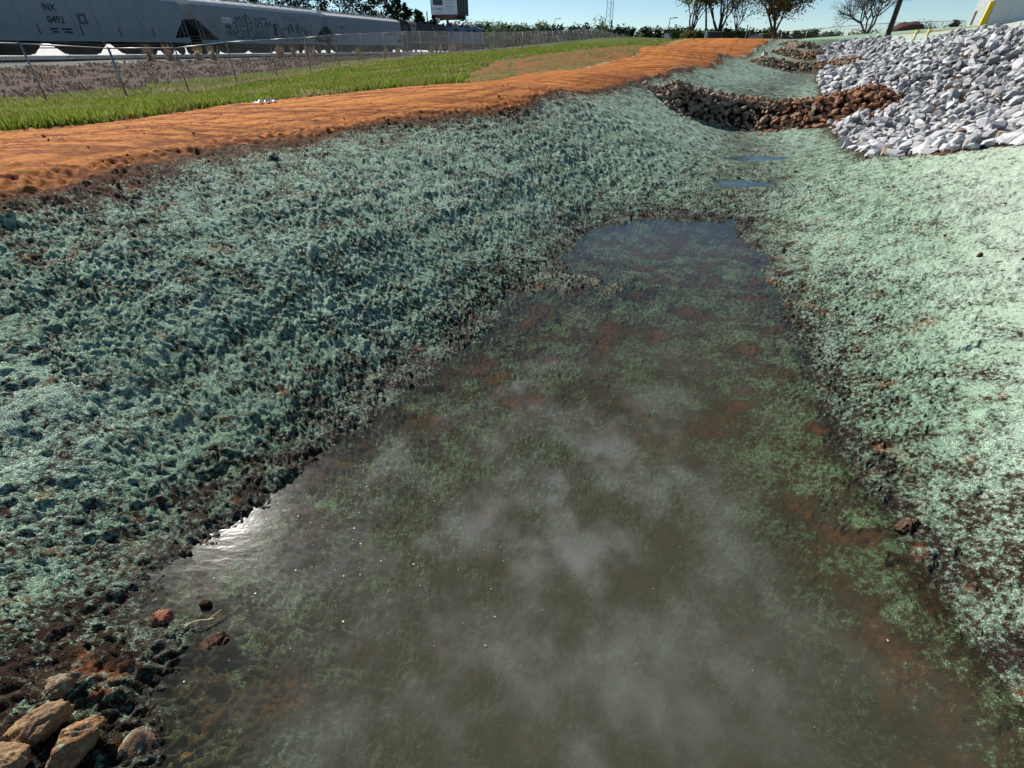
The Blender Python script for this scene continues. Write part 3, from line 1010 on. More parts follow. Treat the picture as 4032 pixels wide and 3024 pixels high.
big_stone("stone", 520, 2950, .24, (1, .55, .42), .55, (.1, -.15), .005, MT3, 503, "mulch covered angular stone half at the water's edge, bottom left")
big_stone("stone", 40, 3000, .20, (1, .6, .45), -.4, (.1, .1), .03, MT1, 504, "small tan stone cut off by the lower left corner")
big_stone("stone", 862, 2705, .105, (1, .75, .72), .5, (.1, .5), .022, MT4, 505, "lone pointed brown stone standing in the shallow water")
big_stone("stone", 250, 2715, .17, (1, .6, .4), .6, (.1, -.1), .03, MT3, 506, "low dark stone under mulch above the tan stone")
big_stone("stone", 690, 3005, .15, (1, .6, .4), .3, (.0, .1), -.005, MT2, 507, "orange stone breaking the water at the bottom edge")
big_stone("soil_clod", 865, 2545, .15, (1, .8, .6), .3, (.2, .1), .01, MT4, 508, "crumbly dark soil clod at the tip of the near left shore", "soil clod", .16)
big_stone("soil_clod", 640, 2440, .11, (1, .8, .6), 1.3, (.2, .1), .01, coated_mat("red_clod", (.20, .07, .045), (.38, .17, .11), .1), 509, "small reddish soil clod on the near left shore", "soil clod", .14)
big_stone("soil_clod", 3580, 2075, .17, (1, .6, .45), .1, (.2, .1), .0, MT4, 510, "dark soil clod overhanging the right shore of the pond", "soil clod", .16)

# loose crumbs of soil: along the road shoulder, down the banks, in the shallows
r = random.Random(19)
crumbs = []
MAT_CRUMB = stone_mat("soil_crumbs", (.030, .015, .010), (.12, .055, .030), (.05, .025, .016))
MAT_CRUMBO = stone_mat("orange_crumbs", (.16, .050, .012), (.36, .12, .026), (.12, .04, .012))
cs = []
for k in range(4200):
    a_ = r.uniform(math.radians(-50), math.radians(48)); R_ = math.exp(r.uniform(math.log(1.6), math.log(24)))
    cs.append((R_ * math.sin(a_), R_ * math.cos(a_)))
cs = np.array(cs); mc = masks(cs[:, 0], cs[:, 1]); czz = ground0(cs[:, 0], cs[:, 1])
for (x, y), z, n_, nl_, rd_, rt_, rp_ in zip(cs, czz, mc['n'], mc['nl'], mc['road'], mc['right'], mc['rip']):
    if rp_ > .5 or z < ZW - .03: continue
    e = n_ - nl_
    prob = .85 * math.exp(-(e / .35) ** 2) + (.10 if rd_ > .5 else 0) + (.10 if rt_ > .5 else 0) + (.35 if abs(z - ZW) < .03 and math.hypot(x, y) < 8.5 else 0)
    if (rd_ < .5 and rt_ < .5) or r.random() > prob: continue
    s = r.uniform(.02, .06) * (1.6 if r.random() < .12 else 1)
    crumbs.append((x, y, z + s * .15, s, Euler((r.uniform(0, 6), r.uniform(0, 6), r.uniform(0, 6))), r.randrange(len(shapes)), MAT_CRUMBO if rd_ > .5 and r.random() < .7 else MAT_CRUMB))
print("crumbs", len(crumbs))
for mt in (MAT_CRUMB, MAT_CRUMBO):
    V, F, n = [], [], 0
    for (x, y, z, s, e, k, mat) in crumbs:
        if mat is not mt: continue
        v, f = shape_np[k]
        V.append((v * s) @ np.array(e.to_matrix()).T + np.array([x, y, z])); F.append(f + n); n += len(v)
    tag(link("soil_crumbs", np_mesh("soil_crumbs", np.concatenate(V), np.concatenate(F), smooth=False), None, mt), kind="stuff")

# ------------------------------------------------------------------ chain-link fence along the railway
def galv(name, c=(.30, .31, .32), rough=.45, metal=.7):
    return simple_mat(name, c, rough, metal, .2, 8.0)
MAT_GALV = galv("galvanised_steel")
MAT_WIRE = galv("fence_wire", (.30, .31, .32), .5, .6)
MAT_WIRE_OLD = galv("weathered_wire", (.16, .16, .165), .7, .3)

def path_points(pts, step):
    out = [Vector(pts[0])]; carry = step
    for a, b in zip(pts[:-1], pts[1:]):
        a, b = Vector(a), Vector(b); L = (b - a).length; t = carry
        while t <= L:
            out.append(a.lerp(b, t / L)); t += step
        carry = t - L
    return out

def tri_wire(V, F, a, b, w):
    d = (b - a).normalized(); s = d.orthogonal().normalized() * w; t = d.cross(s)
    n = len(V)
    for P in (a, b):
        for k in range(3):
            an = 2.0944 * k
            V.append(tuple(P + s * math.cos(an) + t * math.sin(an)))
    for k in range(3):
        j = (k + 1) % 3
        F.append((n + k, n + j, n + 3 + j, n + 3 + k))

def link_panel(a, b, h, pitch, w):
    """diagonal wires between two post feet (Vectors) of a chain-link bay"""
    V, F = [], []
    L = (b - a).length
    for sgn in (1, -1):
        k = -h
        while k < L:
            # line x = k + t, z = t (sgn 1) or z = h - t
            t0, t1 = max(0, -k), min(h, L - k)
            if t1 > t0 + .02:
                P = []
                for t in (t0, t1):
                    x = k + t; z = t if sgn == 1 else h - t
                    p = a.lerp(b, x / L); P.append(Vector((p.x, p.y, p.z + z + .04)))
                tri_wire(V, F, P[0], P[1], w)
            k += pitch
    return mesh_from("chain_link", V, F)

def chain_fence(name, feet, h, label, group=None, arms=True, pitch=.095, w=.0035, arm_dir=None, rail_r=.024):
    th = empty(name, feet[0])
    tag(th, label, "fence", group)
    o = feet[0]
    F = [f - o for f in feet]
    for i, p in enumerate(F):
        rr_ = .045 if i % 9 == 4 else .03
        MB().tube(p - Vector((0, 0, .3)), p + Vector((0, 0, h + .03)), rr_, rr_, 8).build("post", MAT_GALV, th, True)
        if arms:
            top = p + Vector((0, 0, h))
            MB().tube(top, top + Vector((arm_dir.x * .26, arm_dir.y * .26, .34)), .018, .012, 5).build("barbed_wire_arm", MAT_WIRE, th)
    for i, (p, q) in enumerate(zip(F[:-1], F[1:])):
        up = Vector((0, 0, h))
        MB().tube(p + up, q + up, rail_r, rail_r, 6).build("top_rail", MAT_GALV, th, True)
        me = link_panel(p, q, h - .06, pitch, w)
        link("chain_link", me, th, MAT_WIRE_OLD)
    if arms:
        for k in (.35, .68, .98):
            mb = MB()
            pts = [p + Vector((arm_dir.x * .26 * k, arm_dir.y * .26 * k, h + .34 * k)) for p in F]
            mb.path(pts, .006, 3)
            mb.build("barbed_wire", MAT_WIRE, th)
    return th
fpath = [(-23.8 + .3 * 11.7, 11.7), (-23.8 + .3 * 68.3, 68.3), (7.3, 95), (15.5, 112), (22, 125), (28, 135)]
fp = path_points(fpath, 3.27)
fzx = np.array([14, 21.2, 24.2, 27.3, 30.3, 33.6, 36.8, 40.1, 43.4, 46.8, 50.2, 68.3, 84, 95, 112, 125, 135])
fzz = np.array([-1.5, -1.62, -1.75, -1.74, -1.50, -1.34, -1.20, -.98, -.86, -.72, -.55, -.2, .25, .66, 1.4, .8, .35])
feet = [Vector((p.x, p.y, float(np.interp(p.y, fzx, fzz)))) for p in fp]
chain_fence("chain_link_fence", feet, 1.78, "long grey chain-link fence with barbed wire arms between the grass and the train", arms=True, arm_dir=FN)

# fence on the far crest behind the green field
pts = []
for u, v in ((2990, 134), (3080, 126), (3180, 117), (3243, 111), (3327, 103), (3420, 96), (3500, 91.5), (3585, 87.5), (3690, 84), (3800, 81.5)):
    p = W(u, v, 85); pts.append(Vector((p[0], p[1], p[2] - 1.8)))
chain_fence("chain_link_fence", pts, 1.8, "distant chain-link fence on the skyline behind the green field, right of the trees", arms=False, pitch=.16, w=.004, rail_r=.03)

# ------------------------------------------------------------------ railway
TD = Vector((0.296, 0.955, 0)).normalized(); TANG = math.atan2(TD.y, TD.x)
TR = Vector((TD.y, -TD.x, 0))                       # towards the camera
RAILZ = -.42
O_SIDE = Vector((-30.0, 57.0, 0))                   # a point on the near car side
def train_pt(a, off=0.0, z=0.0):
    """a: metres along the track from the joint between car one and two; off: metres away from the camera side plane"""
    return O_SIDE + TD * a - TR * off + Vector((0, 0, z))
MAT_RAIL = simple_mat("polished_rail", (.55, .55, .56), .25, .9, .1, 3)
MAT_TIE = simple_mat("creosoted_timber", (.035, .028, .024), .9, 0, .4, 6)
def track(name, off, label, a0=-60, a1=150):
    th = empty(name, train_pt(a0, off, RAILZ), TANG)
    tag(th, label, "railway track")
    Lt = a1 - a0
    for s in (-.72, .72):
        MB().prism([(s - .07, -.16), (s + .07, -.16), (s + .07, -.14), (s + .015, -.12), (s + .015, -.05), (s + .037, -.04), (s + .037, 0), (s - .037, 0), (s - .037, -.04), (s - .015, -.05), (s - .015, -.12), (s - .07, -.14)], 0, Lt).build("rail", MAT_RAIL, th)
    mb = MB()
    k = 0.0
    while k < Lt:
        mb.box(k, k + .22, -1.25, 1.25, -.33, -.162); k += .55
    tag(mb.build("ties", MAT_TIE, th), kind="stuff")
    V = [(-2.3, -.62), (-1.5, -.27), (1.5, -.27), (2.3, -.62)]
    MB().prism(V, -.1, Lt + .1).build("ballast", MAT_BALLAST, th)
MAT_BALLAST = stone_mat("ballast", (.06, .06, .06), (.12, .115, .11), (.16, .15, .14), .9)
track("railway_track", 1.55, "railway track under the grey hopper cars and locomotives")
track("railway_track", -3.3, "empty railway track in front of the train with shiny rails")

MAT_CARGREY = simple_mat("grey_car_paint", (.25, .28, .30), .5, 0, .12, .8, grime=(.17, .18, .185))
MAT_CARGREY2 = simple_mat("pale_grey_car_paint", (.25, .265, .275), .55, 0, .14, .7, grime=(.165, .155, .145))
MAT_CARBLUE = simple_mat("bluish_grey_car_paint", (.215, .255, .285), .5, 0, .12, .8, grime=(.15, .17, .185))
MAT_ROOFR = simple_mat("stained_roof_paint", (.52, .52, .52), .6, 0, .15, 1.2, grime=(.28, .16, .10))
MAT_SILL = simple_mat("sill_paint", (.24, .285, .31), .5, 0, .1, 1.0)
MAT_DARK = simple_mat("dark_underframe", (.022, .021, .021), .8, 0, .4, 3.0)
MAT_GATE = simple_mat("dirty_hopper_gate", (.055, .05, .045), .85, 0, .5, 2.0, grime=(.12, .10, .075))
MAT_RUST = simple_mat("rusty_strip", (.22, .10, .045), .85, 0, .3, 6)
MAT_INK = simple_mat("black_stencil_paint", (.018, .020, .024), .7, 0, .1, 5)
MAT_WHEEL = simple_mat("wheel_steel", (.06, .055, .05), .6, .4, .3, 4)
MAT_WHITEP = simple_mat("white_paint", (.66, .67, .68), .6, 0, .1, 4)
MAT_GRAF = simple_mat("graffiti_paint", (.045, .055, .085), .6, 0, .2, 4)
MAT_GRAF2 = simple_mat("faded_graffiti_paint", (.15, .165, .19), .6, 0, .2, 4)

def text_mesh(body, size, name="lettering"):
    cu = bpy.data.curves.new(name, 'FONT'); cu.body = body; cu.size = size; cu.extrude = .004
    cu.resolution_u = 2
    t = bpy.data.objects.new("tmp_text", cu); col.objects.link(t)
    dg = bpy.context.evaluated_depsgraph_get(); dg.update()
    me = bpy.data.meshes.new_from_object(t.evaluated_get(dg))
    bpy.data.objects.remove(t); bpy.data.curves.remove(cu)
    me.name = name
    return me
def letters(body, size, x, y, z, parent, mat, bold=0):
    me = text_mesh(body, size)
    me.materials.clear(); me.materials.append(mat)
    o = link("lettering", me, parent)
    o.location = (x, y, z); o.rotation_euler = (math.pi / 2, 0, 0)
    return o

def strokes(lines, w, y, parent, mat, name="graffiti"):
    """flat brush strokes on a car side: polylines [(x,z)...]"""
    V, F = [], []
    for ln in lines:
        for (x0, z0), (x1, z1) in zip(ln[:-1], ln[1:]):
            dx, dz = x1 - x0, z1 - z0; L = math.hypot(dx, dz) + 1e-6
            px, pz = -dz / L * w, dx / L * w; ex, ez = dx / L * w * .6, dz / L * w * .6
            n = len(V)
            V += [(x0 - px - ex, y, z0 - pz - ez), (x1 - px + ex, y, z1 - pz + ez), (x1 + px + ex, y, z1 + pz + ez), (x0 + px - ex, y, z0 + pz - ez)]
            F.append((n, n + 1, n + 2, n + 3))
            y -= .0004
    return link(name, mesh_from(name, V, F), parent, mat)

def wheelset(mb, x, r=.42):
    for s in (-.72, .72):
        mb.tube((x, s - .065, r), (x, s + .065, r), r, r, 16)
    mb.tube((x, -.7, r), (x, .7, r), .08, .08, 6)
def truck(parent, x, name="truck", wb=.9, r=.42, axles=2):
    t = None
    mb = MB()
    for s in (-1.0, 1.0):
        mb.prism_y([(x - wb - .3, r + .18), (x - wb + .25, r + .22), (x - .35, r - .12), (x + .35, r - .12), (x + wb - .25, r + .22), (x + wb + .3, r + .18),
                    (x + wb + .25, r + .36), (x + .4, r + .42), (x - .4, r + .42), (x - wb - .25, r + .36)], s - .08, s + .08)
    mb.box(x - .2, x + .2, -1.05, 1.05, r + .05, r + .45)
    t = mb.build(name, MAT_DARK, parent)
    for k in range(axles):
        xx = x + (k - (axles - 1) / 2) * (2 * wb / max(1, axles - 1))
        w = MB(); wheelset(w, xx, r)
        w.build("wheelset", MAT_WHEEL, t, False)
    return t

def hw_round(z):
    return float(np.interp(z, [.9, 1.3, 2.0, 2.8, 3.4, 3.9, 4.2, 4.42, 4.5], [1.50, 1.56, 1.60, 1.59, 1.53, 1.40, 1.22, .75, .0]))
def hw_flat(z):
    return float(np.interp(z, [.9, 3.9, 4.0, 4.35, 4.4], [1.58, 1.58, 1.50, .55, .0]))

def hopper_car(label, a0, L, paint, hw, eave, gates, cut, style):
    th = empty("hopper_car", train_pt(a0, 1.6, RAILZ), TANG)
    tag(th, label, "rail car", "grey covered hopper cars of the train")
    zb0, zb1 = 1.05, 2.75
    xs = [0.35, .55, .55 + cut, L - .55 - cut, L - .55, L - .35]
    zbs = [zb1, zb1 - .1, zb0, zb0, zb1 - .1, zb1]
    nz = 9
    V, F = [], []
    for x, zb in zip(xs, zbs):
        zl = np.linspace(zb, eave, nz)
        ring = [(x, -hw(z), z) for z in zl] + [(x, hw(z), z) for z in zl[::-1]]
        V += ring
    m_ = 2 * nz
    for i in range(len(xs) - 1):
        for j in range(m_):
            k = (j + 1) % m_
            F.append((i * m_ + j, (i + 1) * m_ + j, (i + 1) * m_ + k, i * m_ + k))
    F.append(tuple(reversed(range(m_)))); F.append(tuple((len(xs) - 1) * m_ + j for j in range(m_)))
    body = link("body", mesh_from("body", V, F), th, paint)
    # roof
    zt = 4.5 if hw is hw_round else 4.4
    zl = np.linspace(eave + .004, zt - .01, 6)
    prof = [(-hw(z) - .004, z) for z in zl] + [(hw(z) + .004, z) for z in zl[::-1]]
    prof = [(-hw(eave) - .05, eave - .05)] + prof + [(hw(eave) + .05, eave - .05)]
    rf = MB().prism(prof, .33, L - .33).build("roof", MAT_ROOFR, th)
    mb = MB()
    x = .5
    while x < L - .5:
        mb.box(x, x + 1.35, -.48, -.24, zt + .12, zt + .15); mb.box(x, x + 1.35, .24, .48, zt + .12, zt + .15)
        mb.box(x + .1, x + .14, -.46, .46, zt - .02, zt + .12)
        x += 1.4
    mb.build("running_board", MAT_SILL, rf)
    for k in range(9 if hw is hw_round else 6):
        xx = 1.4 + k * (L - 2.8) / (8 if hw is hw_round else 5)
        MB().tube((xx, 0, zt - .05), (xx, 0, zt + .1), .22, .20, 10).build("hatch", MAT_ROOFR, rf, False)
    # roof rib lines
    x = 1.2
    while x < L - 1:
        pr = [(-hw(z) - .02, z) for z in zl[:5]]
        MB().path([(x, y, z) for y, z in pr], .018, 4).build("roof_rib", MAT_ROOFR, rf)
        x += 1.25 if hw is hw_round else .95
    # sills
    for s in (-1, 1):
        y0, y1 = sorted((s * 1.52, s * 1.64))
        MB().box(.3, L - .3, y0, y1, .92, 1.28 if style != 2 else 1.18).build("side_sill", MAT_SILL, th)
    # panel seams following the side
    nseam = 9 if style == 1 else (7 if style == 2 else 11)
    for k in range(1, nseam):
        x = .8 + cut + (k - .5) * (L - 1.6 - 2 * cut) / (nseam - 1)
        if style == 3:
            pass
        pr = [(x, -hw(z) - .012, z) for z in np.linspace(1.3, eave - .06, 7)]
        MB().path(pr, .012, 4).build("panel_seam", MAT_SILL, th)
    if style == 3:
        for zz in (3.45, 1.75):
            MB().box(.6, L - .6, -1.60, -1.585, zz, zz + .05).build("side_rail", MAT_SILL, th)
    if style == 1:
        for k in range(5):
            x = 2.9 + k * 3.15
            MB().box(x, x + .07, -1.62, -1.585, 1.29, 1.95).build("rust_strip", MAT_RUST, th)
    # end framing, ladder, platform
    for e in (0, 1):
        X_ = (lambda q: q) if e == 0 else (lambda q: L - q)
        fr = MB()
        fr.box(min(X_(0.05), X_(.35)), max(X_(0.05), X_(.35)), -1.5, 1.5, .95, 1.2)
        fr.box(min(X_(.1), X_(cut + 1.2)), max(X_(.1), X_(cut + 1.2)), -.35, .35, .75, 1.15)
        for s in (-1.45, 1.45):
            fr.tube((X_(.3), s, 1.1), (X_(.42), s, zb1 + .2), .06, .06, 5)
            fr.tube((X_(1.2), s * .97, 1.1), (X_(.5), s * .97, zb1), .05, .05, 5)
        fr.box(min(X_(.25), X_(cut + .9)), max(X_(.25), X_(cut + .9)), -.04, .04, 1.16, zb1 + .05)  # added dark plate so the open car end reads as shaded
        fr.box(min(X_(-.2), X_(cut + .9)), max(X_(-.2), X_(cut + .9)), 1.0, 1.06, .9, zb1 + .4)  # second added plate, hides bright ground seen through the gap between cars
        f_ = fr.build("end_frame", MAT_DARK, th)
        lad = MB()
        for xx in (.34, .80):
            lad.tube((X_(xx), -1.60, .75), (X_(xx), -1.60 + .12, eave - .1), .03, .03, 5)
        for k in range(9):
            z = .95 + k * .36
            lad.tube((X_(.34), -1.60 + .12 * (z - .75) / 3.2, z), (X_(.80), -1.60 + .12 * (z - .75) / 3.2, z), .018, .018, 4)
        lad.build("ladder", MAT_SILL, th)
        MB().tube((X_(.75), -.9, 1.35), (X_(.75), .4, 1.35), .2, .2, 10).build("air_reservoir", MAT_DARK, f_)
        cpl = MB().box(min(X_(-.35), X_(.2)), max(X_(-.35), X_(.2)), -.13, .13, .72, .98)
        cpl.build("coupler", MAT_DARK, th)
        truck(th, X_(1.75))
    # discharge gates
    for (x0, x1) in gates:
        xm = (x0 + x1) / 2; hb = (x1 - x0) / 2
        MB().hexa([(xm - hb * .55, -.8, .12), (xm + hb * .55, -.8, .12), (xm + hb * .55, .8, .12), (xm - hb * .55, .8, .12),
                   (x0, -1.42, 1.04), (x1, -1.42, 1.04), (x1, 1.42, 1.04), (x0, 1.42, 1.04)]).build("hopper_gate", MAT_GATE, th)
        MB().box(xm - .5, xm + .5, -.95, .95, .05, .118).build("gate_slide", MAT_DARK, th)
    MB().box(.4, L - .4, -.3, .3, .78, .98).build("centre_sill", MAT_DARK, th)
    mb = MB().tube((2.6, -.82, .50), (L - 2.6, -.82, .50), .035, .035, 5)
    mb.build("brake_pipe", MAT_GATE, th)
    return th

G1 = [(3.1, 6.2), (7.6, 10.7), (12.2, 15.3), (16.4, 18.0)]
car1 = hopper_car("smooth grey hopper car cut off by the left edge, black number on its side", -20.2, 19.6, MAT_CARGREY, hw_round, 4.0, [(3.2, 6.3), (8.2, 11.3), (13.2, 16.3)], 1.5, 1)
letters("NX", .62, 7.0, -1.645, 2.75, car1, MAT_INK)
letters("0492", .62, 6.95, -1.66, 2.02, car1, MAT_INK)
for k, (x, w) in enumerate(((6.9, .55), (7.75, .7))):
    MB().box(x, x + w, -1.625, -1.615, 1.62, 1.72).build("small_lettering", MAT_INK, car1)
    MB().box(x + .1, x + w, -1.62, -1.61, 1.44, 1.53).build("small_lettering", MAT_INK, car1)
for i in (0, 1):
    q = .30 - i * .1
    x, z = 9.6, 2.35
    strokes([[(x - q, z - q), (x + q, z - q), (x + q, z + q), (x - q, z + q), (x - q, z - q)]], .022, -1.64 - .002 * i, car1, MAT_INK, "square_mark")
car2 = hopper_car("weathered grey hopper car with dark graffiti and a rust stained roof", .15, 20.6, MAT_CARGREY2, hw_round, 3.95, [(4.2, 7.4), (8.4, 11.6), (12.6, 15.8)], 2.2, 2)
MB().box(3.55, 4.75, -1.618, -1.606, 2.62, 3.06).build("number_board", MAT_WHITEP, car2)
letters("AEOX", .40, 3.6, -1.624, 2.68, car2, MAT_INK)
letters("1028", .40, 3.68, -1.63, 2.18, car2, MAT_INK)
for k in range(3):
    MB().box(3.6, 4.9 - .3 * (k % 2), -1.61, -1.60, 1.92 - .14 * k, 1.965 - .14 * k).build("small_lettering", MAT_INK, car2)
def blk(x, z, w, h, lines): return [[(x + px * w, z + pz * h) for px, pz in ln] for ln in lines]
spike = [(0, .1), (.12, .45), (0, .62), (.18, .68), (.15, .95), (.25, .82)]
tagl = []
tagl += blk(4.95, 1.38, 1.0, 1.75, [[(.9, .0), (.1, .05), (0, .25), (.5, .3), (.15, .5), (.55, .58), (0, .72), (.5, .78), (.45, 1.05), (.65, .9)]])
tagl += blk(5.75, 1.42, 1.1, 1.75, [[(0, 0), (.05, .95), (.3, 1), (.3, .55), (.6, .55), (.62, 1), (.95, .98), (.9, .05), (.62, .05), (.6, .35), (.3, .35), (.28, 0), (0, 0)]])
tagl += blk(6.9, 1.42, .95, 1.75, [[(0, .0), (.05, 1.15), (.5, 1.0), (.85, .75), (.3, .7), (.8, .5), (.3, .42), (.95, .1), (.5, -.05), (0, 0)]])
tagl += blk(7.9, 1.42, 1.0, 1.75, [[(0, 0), (.3, .95), (.6, .95), (.95, 0), (.7, 0), (.6, .3), (.35, .3), (.25, 0), (0, 0)], [(.4, .5), (.5, .7), (.56, .5), (.4, .5)]])
tagl += blk(8.8, 1.42, 1.2, 1.75, [[(.3, 0), (.3, .75), (0, .75), (.1, 1), (.95, 1), (1.0, .75), (.62, .72), (.6, .02), (.3, 0)]])
tagl += blk(9.9, 1.42, 1.2, 1.75, [[(0, .0), (.05, .9), (.3, .6), (.5, .85), (.75, .6), (1.1, .75), (.8, .4), (.95, .2), (.6, .25), (.55, 0), (0, 0)]])
for q_ in tagl: strokes([q_], .045, -1.612, car2, MAT_GRAF)
bub = []
import itertools
def arc(cx, cz, rx, rz, a0, a1, n=9): return [(cx + rx * math.cos(math.radians(a0 + (a1 - a0) * i / n)), cz + rz * math.sin(math.radians(a0 + (a1 - a0) * i / n))) for i in range(n + 1)]
for (cx, cz, rx, rz, a0, a1) in ((11.5, 2.0, .5, .75, -20, 200), (12.9, 1.85, .6, .55, 0, 200), (13.9, 1.9, .45, .9, 10, 170), (14.7, 1.6, .5, .45, 180, 360), (15.2, 2.1, .45, .8, 0, 180), (16.1, 1.8, .6, .55, -60, 190), (17.2, 1.75, .5, .4, -90, 150), (12.4, 1.35, .6, .25, 0, 170)):
    bub.append(arc(cx, cz, rx, rz, a0, a1))
for q_ in bub: strokes([q_], .05, -1.614, car2, MAT_GRAF)
for q_ in ([(11.15, 1.7), (11.3, 2.4)], [(13.4, 2.0), (13.5, 2.5)], [(14.0, 2.2), (14.1, 2.75)], [(15.0, 2.0), (15.2, 2.6)], [(16.4, 2.0), (16.6, 2.2)], [(15.8, 1.45), (16.0, 1.3)]): strokes([q_], .16, -1.616, car2, MAT_GRAF)
for q_ in (arc(16.6, 3.0, .55, .6, 20, 330), arc(17.1, 2.7, .6, .45, -90, 120), arc(17.9, 2.2, .35, .6, 60, 260)): strokes([q_], .025, -1.613, car2, MAT_GRAF2)
for k in range(6): strokes([[(13.0 + .42 * k, 3.55 - .25 * (k % 2)), (13.12 + .42 * k, 3.15 - .3 * (k % 3))]], .05, -1.56, car2, MAT_RUST, "rust_streak")
car3 = hopper_car("straight sided bluish grey hopper car coupled behind the locomotives", 21.2, 20.4, MAT_CARBLUE, hw_flat, 3.9, [(3.4, 7.4), (8.2, 12.2), (13.0, 17.0)], 1.7, 3)
letters("CBFX", .5, 2.9, -1.60, 2.62, car3, MAT_INK)
letters("310264", .28, 2.9, -1.60, 2.12, car3, MAT_INK)
for k in range(3):
    MB().box(2.9, 4.1 - .3 * (k % 2), -1.597, -1.59, 1.9 - .14 * k, 1.95 - .14 * k).build("small_lettering", MAT_INK, car3)
MB().box(15.6, 18.4, -1.597, -1.59, 2.28, 2.42).build("small_lettering", MAT_INK, car3)

MAT_LDARK = simple_mat("dark_locomotive_paint", (.022, .023, .026), .6, 0, .4, 1.2, grime=(.05, .042, .036))
MAT_LBLUE = simple_mat("faded_blue_paint", (.055, .13, .24), .55, 0, .2, .9, grime=(.07, .12, .18))
MAT_LBLUE2 = simple_mat("pale_blue_paint", (.16, .24, .34), .55, 0, .2, .9, grime=(.10, .14, .19))
MAT_LROOF = simple_mat("rusty_roof_paint", (.30, .20, .17), .6, 0, .3, 1.5, grime=(.14, .08, .06))
MAT_GLASS = simple_mat("dark_window_glass", (.012, .016, .02), .12, 0, .1, 3, spec=.6)
MAT_HAND = simple_mat("handrail_paint", (.28, .27, .25), .6, 0, .2, 5)

